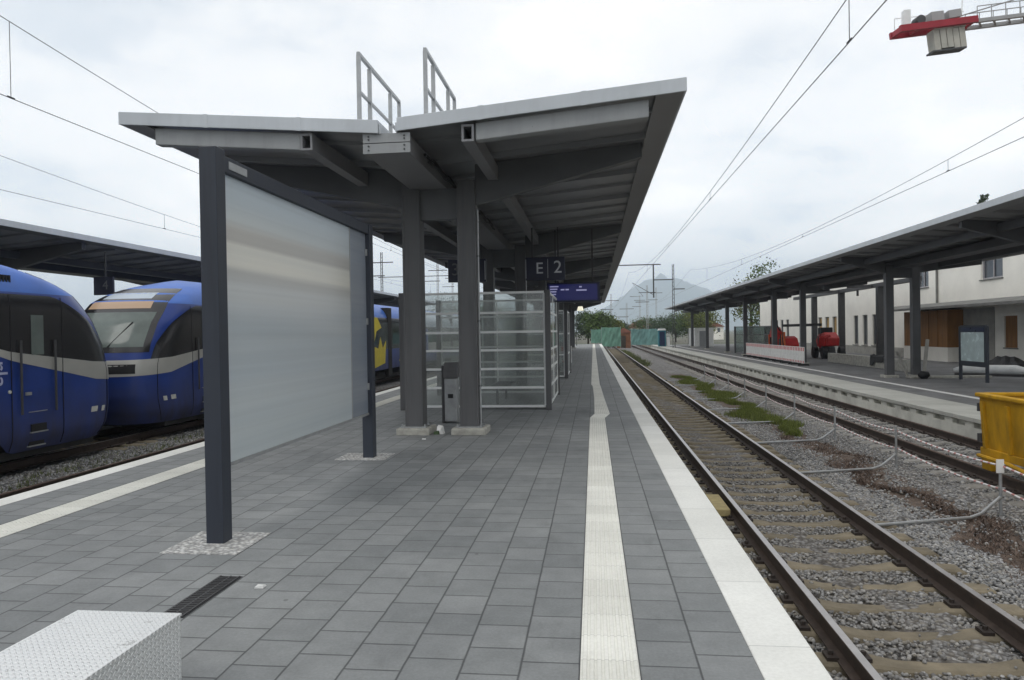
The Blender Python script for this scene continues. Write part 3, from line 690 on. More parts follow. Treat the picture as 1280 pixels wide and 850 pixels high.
    if y0 > 0:
        for bx in (s0 + 0.06, s1 - 0.06):
            for bz in (sz0 + 0.045, sz0 + 0.1, sz0 + 0.19, sz0 + 0.23): MB().tube([(bx, y0 + 0.014, bz), (bx, y0 + 0.026, bz)], 0.012, 6).build('bolt', 'steel_dark', t)
        # cables clipped along the spine
        for q, zz in ((s1 + 0.09, sz0 + 0.12), (s1 + 0.14, sz0 + 0.02), (s0 - 0.08, sz0 + 0.1)): MB().tube([(q, y0 + 0.6 + 0.3 * k, zz + 0.025 * math.sin(k * 1.7 + q * 9)) for k in range(24)], 0.022, 6).build('cable', 'black', t)
    for cy in colY:
        MB().box(cols[0][1] + 0.001, cols[1][0] - 0.001, cy + 0.08, cy + cdep - 0.08, zbeam - 0.22, sz0 - 0.001).build('tie_plate', M[3], t)
        for c0, c1 in (cols[:1] if cy in single else cols):
            # H-like column: box with slightly recessed faces
            mb = MB().box(c0, c1, cy, cy + cdep, zf + 0.02, sz0 + 0.12)
            mb.box(c0 - 0.006, c0 + 0.03, cy - 0.008, cy + cdep + 0.008, zf + 0.02, sz0 - 0.1).box(c1 - 0.03, c1 + 0.006, cy - 0.008, cy + cdep + 0.008, zf + 0.02, sz0 - 0.1)
            mb.build('column', M[4], t, bevel=0.008)
            if y0 > 0 and cy < 35:
                bp = MB().box(c0 - 0.07, c1 + 0.07, cy - 0.07, cy + cdep + 0.07, zf + 0.116, zf + 0.136)
                for bx in (c0 - 0.045, c1 + 0.045):
                    for by in (cy - 0.045, cy + cdep + 0.045): bp.tube([(bx, by, zf + 0.136), (bx, by, zf + 0.175)], 0.016, 6)
                bp.build('base_plate', 'galv', t)
            if pads: MB().box(c0 - 0.14, c1 + 0.14, cy - 0.14, cy + cdep + 0.16, zf - 0.02, zf + 0.115).build('column_base', 'pad_concrete', t, bevel=0.03)
    return t
canopy('platform_canopy', 'butterfly roofed steel canopy over the island platform with two column rows', -6.6, 4.92, -2.86, 4.62, -2.60, 4.64, 1.22, 4.97, 9.5, 77,
       [(-3.21, -2.91), (-2.26, -1.95)], [11.95 + 9 * k for k in range(8)], 0.0, (-3.9, -1.64), (-3.07, -2.45, 4.18, 4.43), zbeam=3.88)
canopy('platform_canopy', 'long grey canopy over the right platform in front of the white station building', 10.2, 4.92, 13.3, 4.66, 13.6, 4.64, 16.6, 4.62, -4, 104,
       [(12.38, 12.68), (13.44, 13.74)], [21.9, 32.0, 44.6, 51.4, 61, 69, 81, 93], Z2, (11.6, 14.6), (12.72, 13.40, 4.2, 4.45), cdep=0.28, zbeam=4.0, single=(44.6, 51.4, 61, 69, 81, 93), M=('soffit_grey', 'old_ceiling', 'old_dark', 'old_dark', 'old_dark'))
canopy('platform_canopy', 'dark canopy behind the blue trains at the far left', -23.5, 4.98, -19.7, 4.66, -19.5, 4.66, -15.7, 4.98, -14, 73,
       [(-20.1, -19.8), (-19.2, -18.9)], [9, 21, 33, 45, 57, 69], 0.0, (-21, -18.3), (-19.95, -19.2, 4.2, 4.45), zbeam=3.9, M=('old_dark', 'old_ceiling', 'old_dark', 'old_dark', 'old_dark'))

edge_tube = thing('edge_highlight_tube', 'thin galvanised tube added as the bright edge line of the right column of the first pair', 'highlight tube', (-1.92, 12.0, 0.12))  # slim tube added to draw the highlight along the column's flange edge
MB().tube([(-1.92, 12.02, 0.11), (-1.92, 12.02, 3.8)], 0.018, 8).build('highlight_pipe', 'galv', edge_tube)
for z in (0.8, 1.9, 3.0): MB().box(-1.945, -1.90, 12.005, 12.04, z, z + 0.03).build('clip', 'steel_dark', edge_tube)
# ladder railings standing on the roof
def roof_railing(x, label):
    t = thing('roof_railing', label, 'railing', (x, 9.95, 4.62), 'guard rails on the canopy roof')
    ys = [9.95, 10.45, 11.55, 12.1]
    for i, y in enumerate(ys): MB().box(x - 0.028, x + 0.028, y - 0.02, y + 0.02, 4.60, 5.70 if i not in (1, 2) else 5.68).build('post', 'galv', t)
    MB().box(x - 0.024, x + 0.024, 9.93, 12.12, 5.70, 5.745).build('top_rail', 'galv', t)
    MB().box(x - 0.02, x + 0.02, 9.972, 12.078, 5.17, 5.205).build('middle_rail', 'galv', t)
roof_railing(-3.27, 'grey ladder railing on the left roof wing of the island canopy')
roof_railing(-2.30, 'grey ladder railing on the right roof wing of the island canopy')

# ------------------------------------------------------------------ wind screen on the island platform
t = thing('wind_screen', 'tall wind screen of frosted ribbed sheet between two anthracite posts', 'wind screen', (-3.125, 7.6, 0))
for y, z in ((5.57, 3.275), (9.62, 3.24)):
    MB().box(-3.2, -3.05, y, y + 0.15, -0.03, z).build('post', 'anthracite', t, bevel=0.006)
MB().box(-3.185, -3.065, 5.721, 9.619, 3.10, 3.235).build('top_rail', 'anthracite', t, bevel=0.004)
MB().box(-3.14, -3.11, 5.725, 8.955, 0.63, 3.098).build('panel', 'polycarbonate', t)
MB().box(-3.14, -3.112, 8.965, 9.615, 0.63, 3.098).build('panel', 'polycarbonate_clear', t)
MB().box(-3.109, -3.105, 8.945, 8.975, 0.63, 3.098).build('joint_strip', 'galv', t)
for y in (5.745, 9.60):
    for z in (0.95, 1.85, 2.8): MB().box(-3.109, -3.085, y - 0.018, y + 0.018, z, z + 0.09).build('clamp', 'galv', t)
mb = MB().box(-3.15, -3.10, 5.722, 9.617, 0.60, 0.628); mb.build('bottom_rail', 'galv', t)
pl_ = MB().box(-3.064, -3.058, 5.80, 6.12, 3.135, 3.20).build('label_plate', 'galv', t)
for k in range(6): pass

# tread plate box at lower left
t = thing('metal_ramp_box', 'tread plate aluminium box on the paving at the lower left', 'metal box', (-2.28, 2.6, 0))
MB().box(-2.56, -2.012, 1.7, 3.27, 0.352, 0.362).build('lid', 'tread_plate', t)
MB().box(-2.555, -2.017, 1.705, 3.265, 0.0, 0.351).build('body', 'tread_plate', t)
# drain grate
t = thing('drain_grate', 'dark steel drain grate set into the paving', 'grate', (-2.58, 4.45, 0))
MB().box(-2.67, -2.50, 4.08, 4.82, -0.02, 0.003).build('frame', 'black', t)
mb = MB()
for k in range(24): mb.box(-2.655, -2.515, 4.10 + k * 0.03, 4.112 + k * 0.03, 0.003, 0.009)
for x in (-2.66, -2.585, -2.52): mb.box(x - 0.006, x + 0.006, 4.085, 4.815, 0.003, 0.0085)
mb.build('bars', 'steel_dark', t)

# litter bin
t = thing('litter_bin', 'slim stainless litter bin with dark hood next to the right column', 'litter bin', (-2.74, 13.5, 0))
MB().box(-2.84, -2.60, 13.42, 13.68, 0.03, 0.86).build('body', 'galv', t, bevel=0.02)
MB().box(-2.90, -2.841, 13.45, 13.66, 0.0, 1.1).build('stand', 'steel_dark', t, bevel=0.01)
MB().prism([(13.40, 0.861), (13.74, 0.861), (13.74, 1.0), (13.64, 1.16), (13.50, 1.16), (13.40, 1.0)], 'x', -2.85, -2.58).build('hood', 'column_grey', t, bevel=0.01)
MB().box(-2.77, -2.67, 13.405, 13.425, 0.48, 0.56).build('slot', 'black', t)

# ------------------------------------------------------------------ glass shelter
def shelter(name, label, x0, x1, y0, y1, h, rows, glass='glass', mull=(), fm='white_frame'):
    t = thing(name, label, 'glass shelter', ((x0 + x1) / 2, y0, 0))
    for x in (x0, x1):
        for y in (y0, y1):
            MB().box(x - 0.06, x + 0.06, y - 0.06, y + 0.06, 0, h + 0.04).build('post', 'column_grey', t, bevel=0.006)
    def wall(a, b, n):
        p0, p1 = Vector(a), Vector(b); d = (p1 - p0).normalized(); mb = MB()
        zs = [0.08] + [h * r for r in rows] + [h]
        for z in zs: mb.bar((p0.x, p0.y, z), (p1.x, p1.y, z), 0.04, 0.05)
        for q in range(n + 1):
            p = p0.lerp(p1, q / n); mb.box(p.x - 0.018, p.x + 0.018, p.y - 0.018, p.y + 0.018, 0.101, h - 0.021)
        mb.build('frame', fm, t)
        g = MB(); nv = Vector((-d.y, d.x)) * 0.006
        a0, b0 = p0, p1
        g.hexa([(a0.x - nv.x, a0.y - nv.y, 0.1), (b0.x - nv.x, b0.y - nv.y, 0.1), (b0.x + nv.x, b0.y + nv.y, 0.1), (a0.x + nv.x, a0.y + nv.y, 0.1), (a0.x - nv.x, a0.y - nv.y, h - 0.02), (b0.x - nv.x, b0.y - nv.y, h - 0.02), (b0.x + nv.x, b0.y + nv.y, h - 0.02), (a0.x + nv.x, a0.y + nv.y, h - 0.02)])
        g.build('pane', glass, t)
    wall((x0 + 0.08, y0, 0), (x1 - 0.08, y0, 0), 2)
    wall((x1, y0 + 0.08, 0), (x1, y1 - 0.08, 0), 2)
    wall((x0 + 0.08, y1, 0), (x1 - 0.08, y1, 0), 2)
    return t
shelter('glass_shelter', 'glass wind shelter with white glazing bars just behind the first columns', -4.28, -0.99, 15.78, 19.6, 2.6, (0.19, 0.35, 0.51, 0.665, 0.83))
shelter('glass_shelter', 'second glass shelter farther along the island platform', -4.2, -1.0, 26.5, 30, 2.5, (0.35, 0.66), 'glass')
# bench inside the first shelter
t = thing('bench', 'dark wire bench inside the glass shelter', 'bench', (-2.2, 17.4, 0))
mb = MB()
for k in range(9): mb.tube([(-2.45, 16.3 + k * 0.28, 0.45), (-2.05, 16.3 + k * 0.28, 0.43)], 0.012, 6)
mb.box(-2.47, -2.44, 16.2, 18.7, 0.43, 0.46).box(-2.06, -2.03, 16.2, 18.7, 0.41, 0.44); mb.build('seat', 'steel_dark', t)
for y in (16.6, 18.3): MB().bar((-2.25, y, 0), (-2.25, y, 0.42), 0.05).build('leg', 'steel_dark', t)

# ------------------------------------------------------------------ hanging signs and display
FRONT = (R(90), 0, 0)
t = thing('platform_sign', 'dark hanging sign reading E 2 under the right roof wing', 'sign', (-1.17, 18.0, 3.02), 'hanging signs')
MB().box(-1.67, -0.68, 18.0, 18.09, 3.02, 3.60).build('board', 'sign_navy', t, bevel=0.006)
text('E', 'letter', 0.40, (-1.32, 17.993, 3.31), FRONT, 'lettering', t)
text('2', 'letter', 0.44, (-0.86, 17.993, 3.33), FRONT, 'lettering', t)
MB().box(-1.665, -1.655, 17.99, 17.999, 3.07, 3.55).build('side_line', 'lettering', t); MB().box(-1.115, -1.105, 17.99, 17.999, 3.07, 3.55).build('divider', 'lettering', t)
for x in (-1.5, -0.85): MB().bar((x, 18.045, 3.6), (x, 18.045, 4.35), 0.04).build('hanger', 'steel_dark', t)
t = thing('platform_sign', 'dark hanging sign with the number 3 half hidden behind the right column', 'sign', (-3.17, 18.0, 3.02), 'hanging signs')
MB().box(-3.66, -2.68, 18.0, 18.09, 3.02, 3.60).build('board', 'sign_navy', t, bevel=0.006)
text('3', 'letter', 0.44, (-3.47, 17.993, 3.33), FRONT, 'lettering_dim', t)
MB().box(-2.71, -2.698, 17.99, 17.999, 3.07, 3.55).build('side_line', 'lettering', t)
for x in (-3.4, -2.9): MB().bar((x, 18.045, 3.6), (x, 18.045, 4.2), 0.04).build('hanger', 'steel_dark', t)
t = thing('departure_display', 'lit blue departure display hanging near the platform edge', 'display', (-0.5, 19.5, 2.5))
MB().box(-1.24, 0.2, 19.5, 19.78, 2.52, 3.05).build('housing', 'sign_navy', t, bevel=0.01)
MB().box(-1.18, 0.13, 19.49, 19.499, 2.57, 3.0).build('screen', 'display_blue', t)
for r_, (z, x0, x1) in enumerate(((2.93, -1.15, -0.92), (2.86, -1.15, -0.95), (2.79, -1.15, -0.98), (2.72, -1.15, -0.99))): MB().box(x0, x1, 19.48, 19.489, z, z + 0.028).build('text_row', 'display_white', t)
for z, x0, x1 in ((2.84, -0.86, -0.76), (2.84, -0.73, -0.64), (2.82, -0.44, -0.16), (2.91, -0.36, -0.29)): MB().box(x0, x1, 19.48, 19.489, z, z + 0.035).build('text_row', 'display_white', t)
for x in (-1.0, 0.0): MB().bar((x, 19.64, 3.05), (x, 19.64, 4.5), 0.045).build('hanger', 'steel_dark', t)
t = thing('platform_sign', 'small dark sign with the number 4 under the left canopy', 'sign', (-15.9, 22.0, 3.2), 'hanging signs')
MB().box(-16.4, -15.72, 22, 22.09, 3.18, 3.78).build('board', 'sign_navy', t)
text('4', 'letter', 0.42, (-15.98, 21.993, 3.49), FRONT, 'lettering_dim', t)
MB().bar((-16.0, 22.045, 3.78), (-16.0, 22.045, 4.6), 0.04).build('hanger', 'steel_dark', t)

# ------------------------------------------------------------------ red and white barriers
def barrier(name, label, w, h, group=None):
    t = thing(name, label, 'barrier', (0, 0, 0), group)
    mb = MB(); mb.box(-0.02, 0.02, 0, w, h - 0.26, h, 0)
    n = max(3, int(w / 0.30))
    for k in range(n): mb.box(-0.023, 0.023, (k + 0.15) * w / n, (k + 0.65) * w / n, h - 0.24, h - 0.03, 1)
    mb.build('top_board', ['white_paint', 'red_paint'], t)
    mb = MB()
    for k in range(n + 1): mb.box(-0.015, 0.015, max(0, k * w / n - 0.12), min(w, k * w / n + 0.12), 0.30, h - 0.261)
    mb.box(-0.012, 0.012, 0.05, w - 0.05, 0.5, 0.53); mb.build('slats', 'white_paint', t)
    mb = MB().box(-0.02, 0.02, 0, w, 0.14, 0.299)
    for k in range(n): mb.box(-0.023, 0.023, (k + 0.15) * w / n, (k + 0.55) * w / n, 0.16, 0.28, 1)
    mb.build('bottom_board', ['white_paint', 'red_paint'], t)
    for y in (0.25, w - 0.25): MB().box(-0.3, 0.3, y - 0.06, y + 0.06, 0, 0.1).build('foot', 'black', t)
    return t
B0 = barrier('construction_barrier', 'red and white slatted barrier nearest to the camera on the right platform', 2.0, 1.08, 'barriers on the right platform')
B0.location = (12.02, 42.7, Z2)
ordn = ['second', 'third', 'fourth', 'fifth', 'sixth', 'seventh', 'eighth']
for k in range(7): place(B0, (12.02 + 0.03 * k, 42.7 + 2.08 * (k + 1), Z2), 0.0, 'red and white slatted barrier, %s in the row from the near end, right platform' % ordn[k])
B1 = barrier('construction_barrier', 'single red and white barrier standing under the island canopy', 0.95, 1.0)
B1.location = (-1.1, 36.6, 0); B1.rotation_euler = (0, 0, R(90))

# ------------------------------------------------------------------ trains
def wprof(z):
    if z < -0.1: return 1.41 - 0.12 * ((-0.1 - z) / 0.4) ** 2
    if z < 2.2: return 1.41
    q = min(1.0, (z - 2.2) / 1.27); return 1.41 * max(0.0, 1 - q ** 2.5) ** (1 / 2.3)
NZ = [(-0.5, 0.28), (-0.2, 0.10), (0.2, 0.0), (1.0, 0.0), (1.6, 0.20), (2.14, 0.52), (2.7, 1.08), (2.95, 1.6), (3.2, 2.4), (3.47, 3.7)]
def nset(z): return float(np.interp(z, [a for a, _ in NZ], [b for _, b in NZ]))
LN = 1.40; PW = 3.0
def surf(tt, z, U, off=0.0):
    """point on the train shell: tt in [-1,1] round the nose, beyond 1 straight back to U"""
    s = 1 if tt >= 0 else -1; a = abs(tt); w = wprof(z); n = nset(z)
    w2 = w + off if w > 0.02 else w
    if a <= 1:
        th = a * math.pi / 2
        x = w2 * math.sin(th) ** (2 / PW) if a > 0 else 0; u = n - off + LN * (1 - max(0, math.cos(th)) ** (2 / PW))
    else:
        x = w2; u = (n + LN) + (U - n - LN) * (a - 1)
    return s * x, u, z + (off if z > 3.0 else 0)
def stripe(u):     # lower and upper edge of the silver band
    return (float(np.interp(u, [0, 1.2, 3.4, 4.9, 6.2], [0.74, 0.82, 1.31, 1.84, 2.3])), float(np.interp(u, [0, 1.2, 3.4, 4.9, 6.2], [1.16, 1.22, 1.49, 1.89, 2.31])))
def train(label, ytip, d, L, far):
    xc = -12.6
    t = thing('train', label, 'train', (xc, ytip, RAIL))
    W = lambda p: (xc + p[0] * d, ytip + d * p[1], p[2])      # d=+1 runs away from the camera, -1 towards it (turned round)
    U = L
    ts = list(np.linspace(-1, 1, 57)); ts = [-(1 + 0.02 * k) for k in range(50, 0, -1)] + ts + [1 + 0.02 * k for k in range(1, 51)]
    def strip(name, z0, z1, nz, m, tl, off=0.0, smooth=True, par=t):
        mb = MB()
        P = []
        for j in range(nz + 1):
            row = []
            for q in tl:
                a = z0(q) if callable(z0) else z0; b_ = z1(q) if callable(z1) else z1
                row.append(W(surf(q, a + (b_ - a) * j / nz, U, off)))
            P.append(row)
        return mb.grid(P).build(name, m, par, smooth=smooth)
    def uof(q, z=1.3): return surf(q, z, U)[1]
    strip('lower_body', lambda q: float(np.interp(uof(q), [0, 3.3, 3.9, 99], [-0.5, -0.5, -0.14, -0.14])), 2.66, 40, 'train_blue', ts)
    strip('roof', 2.66, 3.468, 22, 'train_roof', ts)
    tn = [x for x in ts if uof(abs(x)) < 6.1]
    tn2 = list(np.linspace(-1, 1, 57))
    ext = [1 + (u - LN - nset(1.5)) / (U - LN - nset(1.5)) for u in np.linspace(1.9, 6.1, 22)]
    tn2 = [-x for x in ext[::-1]] + tn2 + ext
    strip('silver_band', lambda q: stripe(uof(q))[0], lambda q: stripe(uof(q))[1], 3, 'train_silver', tn2, 0.008)
    # black window band on both flanks
    def top(q):
        a = abs(q); lo = stripe(uof(q))[1] if uof(q) < 6.1 else 0.75
        if a < 1.0: return lo + (2.62 - lo) * max(0.0, (a - 0.60) / 0.40) ** 0.55
        return 2.62
    def low(q): return stripe(uof(q))[1] - 0.004 if uof(q) < 6.1 else float(np.interp(uof(q), [6.1, 7.4], [2.3, 0.95])) if uof(q) < 7.4 else 0.95
    for sd in (-1, 1):
        tl = list(np.linspace(0.60, 1.0, 20)) + ext + [1 + (u - LN - nset(1.5)) / (U - LN - nset(1.5)) for u in np.linspace(6.3, L, 90)]
        tl = [sd * x for x in tl]; tl = tl if sd > 0 else tl[::-1]
        strip('window_band', low, top, 14, 'train_black', tl, 0.007)
    # windscreen, destination display, front
    tf = list(np.linspace(-0.56, 0.56, 25))
    strip('windscreen_surround', 1.36, 3.12, 16, 'train_black', tf, 0.007)
    strip('windscreen', 1.5, 2.42, 10, 'windscreen', list(np.linspace(-0.46, 0.46, 21)), 0.012)
    strip('destination_display', 2.52, 2.72, 4, 'train_display', list(np.linspace(-0.34, 0.34, 19)), 0.012)
    strip('top_light', 2.80, 3.0, 3, 'train_pale', list(np.linspace(-0.26, 0.26, 9)), 0.012)
    strip('front_grille', 0.82, 1.06, 2, 'black', list(np.linspace(-0.40, 0.40, 13)), 0.013)
    # wiper
    a = W(surf(0.05, 1.5, U, 0.03)); b_ = W(surf(0.22, 2.15, U, 0.03)); MB().bar(a, b_, 0.025).build('wiper', 'black', t)
    for sd in (-1, 1):
        strip('headlight', 0.08, 0.20, 2, 'train_lamp', [sd * x for x in ((0.80, 0.83, 0.86) if sd > 0 else (0.86, 0.83, 0.80))], 0.012)
        strip('headlight', 0.09, 0.21, 2, 'train_lamp', [sd * x for x in ((0.92, 0.95, 0.98) if sd > 0 else (0.98, 0.95, 0.92))], 0.012)
    # cab door: window, grab rails, steps on both flanks
    def q_of(u, z=1.5):
        a = u - LN - nset(z)
        if a >= 0: return 1 + a / (U - LN - nset(z))
        lo, hi = 0.0, 1.0                      # still on the rounded nose at this height
        for _ in range(30):
            mid = (lo + hi) / 2
            if surf(mid, z, U)[1] < u: lo = mid
            else: hi = mid
        return lo
    def flank(name, u0, u1, z0, z1, m, sd, off=0.014, n=4):
        P_ = [[W(surf(sd * q_of(u, z), z, U, off)) for u in np.linspace(u0, u1, 3)] for z in np.linspace(z0, z1, n)]
        return MB().grid(P_).build(name, m, t, smooth=True)
    for sd in (-1, 1):
        flank('cab_window', 2.62, 2.95, 1.42, 2.22, 'windscreen', sd)
        for u in (2.35, 3.25):
            MB().tube([W(surf(sd * q_of(u, z), z, U, 0.05)) for z in (0.25, 1.0, 1.72)], 0.022, 8).build('grab_rail', 'steel_dark', t)
        for z in (-0.12, -0.40):
            p = surf(sd * q_of(2.8, z), z, U)
            c = W((p[0] - sd * 0.03, p[1], z)); MB().box(c[0] - 0.05, c[0] + 0.06, c[1] - 0.2, c[1] + 0.2, z, z + 0.15).build('step', 'black', t)
            MB().box(c[0] - 0.05, c[0] + 0.075, c[1] - 0.22, c[1] + 0.22, z - 0.025, z - 0.001).build('step_plate', 'galv', t)
        c = W((sd * 1.415, 2.8, 0.28)); MB().box(c[0] - 0.012, c[0] + 0.012, c[1] - 0.24, c[1] + 0.24, 0.27, 0.285).build('door_sill', 'galv', t)
    for u in (2.1, 3.45, 5.6, 7.2):          # door joints and panel seams
        for sd in (-1, 1):
            z0 = -0.12 if u > 3.9 else -0.45
            a = [W(surf(sd * q_of(u, z), z, U, 0.0095)) for z in np.linspace(z0, 2.6, 16)]; MB().tube(a, 0.009, 4).build('seam', 'black', t)
    for q in (-0.72, 0.72):
        MB().tube([W(surf(q, z, U, 0.006)) for z in np.linspace(-0.45, 1.2, 12)], 0.009, 4).build('seam', 'black', t)
    for sd in (-1, 1):
        c = W((sd * 1.412, 3.05, 1.0)); MB().box(c[0] - 0.03, c[0] + 0.03, c[1] - 0.07, c[1] + 0.07, 0.62, 0.68).build('door_handle', 'galv', t)
        MB().tube([W((sd * 1.40, 3.50, 0.72)), W((sd * 1.43, 3.50, 0.72))], 0.035, 8).build('marker', 'train_lamp', t)
    # roof louvres
    for u, z in ((3.95, 3.1), (3.62, 3.1), (3.7, 2.92), (3.4, 2.92)):
        for sd in (-1, 1):
            p = surf(sd * q_of(u, z), z, U, 0.01); c = W(p)
            s_ = 1 if c[0] > xc else -1
            mb = MB()
            for k in range(4): mb.box(c[0] - 0.03, c[0] + 0.03, c[1] - 0.14 + k * 0.075, c[1] - 0.10 + k * 0.075, z - 0.07, z + 0.07)
            mb.build('roof_louvre', 'black', t)
    # underframe, coupler, bogies with wheels
    mb = MB().box(xc - 1.25, xc + 1.25, *sorted((ytip + d * 1.0, ytip + d * (L - 0.3))), -0.62, -0.46); mb.build('underframe', 'underframe', t)
    c = W((0, -0.02, 0)); MB().box(c[0] - 0.22, c[0] + 0.22, *sorted((ytip - d * 0.34, ytip + d * 0.5)), -0.1, 0.22).build('coupler', 'underframe', t, bevel=0.04)
    for ub in ([4.6] + [21.5 + 17 * k for k in range(int(max(0, L - 22) / 17))]):
        bg = MB().box(xc - 1.2, xc + 1.2, ytip + d * ub - 1.5, ytip + d * ub + 1.5, -0.60, -0.3).build('bogie', 'underframe', t)
        for dy in (-1.1, 1.1):
            for sx in (-1, 1):
                y = ytip + d * ub + dy; x = xc + sx * 0.75
                MB().tube([(x - 0.07, y, RAIL + 0.42), (x + 0.07, y, RAIL + 0.42)], 0.42, 20).build('wheel', 'underframe', bg)
    # inner end wall
    MB().box(xc - 1.38, xc + 1.38, *sorted((ytip + d * (L - 0.02), ytip + d * (L + 0.05))), -0.5, 3.0).build('end_wall', 'train_blue', t)
    if far:
        for sd in (-1, 1):                # silver rear cars
            flank('pale_roof', 27.5, L - 1, 2.2, 3.3, 'train_pale', sd, 0.02, 12); flank('pale_side', 27.5, L - 1, 0.45, 1.15, 'train_silver', sd, 0.012, 4)
        for yj in (38.6, 56, 73.5):      # gangways between the cars
            MB().box(xc - 1.425, xc + 1.425, yj - 0.35, yj + 0.35, -0.5, 3.2).build('gangway', 'underframe', t)
        for k in range(28):
            y = 24.5 + 2.1 * k
            if min(abs(y + 0.7 - q) for q in (38.6, 56, 73.5)) < 1.3: continue
            MB().box(xc + 1.412, xc + 1.424, y, y + 1.35, 1.2, 2.05).build('window', 'train_window', t)
        for y in (30.0, 46.5, 64):
            MB().box(xc + 1.412, xc + 1.43, y, y + 1.3, 0.0, 2.1).build('door', 'train_blue', t)
        for yc, pts in ((35.4, [(-3.4, 1.7), (-3.4, 2.62), (0.9, 2.62), (1.6, 2.1), (0.7, 1.9), (0.3, 1.3), (-0.2, 1.9), (-1.4, 1.5)]), (36.3, [(-0.6, 0.0), (1.3, 0.2), (1.5, 1.4), (0.9, 1.0), (0.5, 1.6), (0.1, 1.0), (-0.5, 1.1)]), (41.3, [(-0.9, 0.2), (0.4, 0.0), (0.2, 1.0), (-0.5, 0.8)])):
            MB().prism([(yc + a, b_) for a, b_ in pts], 'x', xc + 1.425, xc + 1.432).build('yellow_graphic', 'train_yellow', t)
        pass
    else:
        text('rla', 'lettering', 0.50, (xc + 1.425, ytip + d * 3.74, 1.08), (R(90), R(90), R(90)), 'lettering_train', t, 0.002)
    return t
train('blue and black train at the far left with its nose pointing away from the camera', 16.1, -1, 12, False)
train('blue train facing the camera with lit destination display above its windscreen', 16.85, 1, 72, True)

# ------------------------------------------------------------------ overhead line
mat('wire_grey', (0.16, 0.16, 0.165), 0.6)
def wire(name, label, cat, x, f, y0, y1, n, r, drop=None, group=None):
    t = thing(name, label, cat, (x, y0, f(y0)), group)
    ys = np.linspace(y0, y1, n); MB().tube([(x, y, f(y)) for y in ys], r, 6).build('wire', 'wire_grey', t)
    if drop:
        for y, zl in drop:
            MB().tube([(x, y, zl), (x, y, f(y))], r * 0.8, 5).build('dropper', 'steel_dark', t)
            MB().tube([(x, y - 0.06, zl + 0.01), (x, y + 0.06, zl + 0.01)], r * 2.2, 6).build('clamp', 'steel_dark', t)
    return t
for X, zc, ym, nm, dy in ((2.7, 4.68, 24, 'near track', (7.85, 16.8, 26, 36)), (7.45, 4.95, 26, 'old platform track', (16, 26.5, 37, 48)), (-8.0, 5.08, 35, 'empty left track', (9.15, 18, 28, 40)), (-12.6, 4.96, 35, 'train track', (20.0, 32, 44, 55))):
    fm = lambda y, zc=zc, ym=ym: zc + 0.10 + 1.3 * ((((y - ym + 30) % 60) - 30) / 30) ** 2
    wire('contact_wire', 'lower contact wire hanging over the ' + nm, 'overhead wire', X, lambda y, zc=zc: zc, -3, 175, 40, 0.0065, None, 'contact wires')
    wire('catenary_wire', 'upper carrying wire with droppers over the ' + nm, 'overhead wire', X, fm, -3, 175, 120, 0.006, [(y, zc) for y in dy], 'carrying wires')
def mast(name, label, x, y, h, arms, zb=-1.0, w=0.28, group='overhead line masts'):
    t = thing(name, label, 'mast', (x, y, zb), group)
    mb = MB(); a = w / 2; b_ = w / 3.2
    for sx in (-1, 1): mb.prism([(x + sx * a - 0.03, zb), (x + sx * a + 0.03, zb), (x + sx * b_ + 0.03, zb + h), (x + sx * b_ - 0.03, zb + h)], 'y', y - 0.09, y + 0.09)
    n = int(h / 0.5)
    for k in range(n):
        z0 = zb + k * 0.5; s = 1 if k % 2 else -1; mb.bar((x - s * a, y, z0), (x + s * a, y, z0 + 0.5), 0.03)
    mb.build('pole', 'steel_dark' if y < 110 else 'crane_grey', t)
    for z, xa, xb in arms:
        MB().bar((x + xa, y, zb + z), (x + xb, y, zb + z), 0.12).build('crossarm', 'steel_dark', t)
    return t
m0 = mast('overhead_mast', 'tall lattice mast rising beside the far end of the right canopy', 10.05, 91.5, 11.0, [(9.1, 0, -2.4), (7.9, 0, 1.4)])
t = mast('overhead_mast', 'mast with a long cross arm and hanging post above the near track', -2.2, 90, 11.0, [(10.9, 0, 10.6)])
MB().bar((7.5, 90, 9.9), (7.5, 90, 5.8), 0.16).build('drop_post', 'steel_dark', t)
MB().tube([(7.4, 90, 6.2), (4.9, 90, 7.7), (6.2, 90, 6.0), (4.6, 90, 6.0)], 0.035, 6).build('bracket', 'steel_dark', t)
for i, (px, Y, h, lab) in enumerate(((764, 150, 9.5, 'thin far mast just right of the island canopy tip'), (783, 165, 8.2, 'short far mast with a lamp box left of the twin masts'), (808, 140, 10.5, 'far mast in front of the blue mountain, left of the thick one'), (819, 190, 13, 'thick dark far mast below the hanging post'), (799, 210, 12, 'faint far mast in front of the mountain centre'), (473, 95, 13, 'mast left of the first column seen beyond the trains'), (546, 120, 14, 'mast between the two first columns beyond the trains'), (565, 150, 15, 'paler mast behind the right first column beyond the trains'))):
    x = (px - 741.5) / 895 * Y * 1.0
    mast('overhead_mast', lab, x, Y, h + 1, [(h - 0.4, -1.6, 1.6), (h - 2.2, -2.2, 0.4)], -1.0, 0.34)
# two long cross spans beyond the trains
t = tag(MB().bar((-36, 118, 11.5), (-4, 118, 11.5), 0.12).bar((-36, 118, 5.8), (-4, 118, 5.8), 0.10).build('cross_span', 'steel_dark'), 'two horizontal cross span bars over the far tracks seen between the first columns', 'cross span')

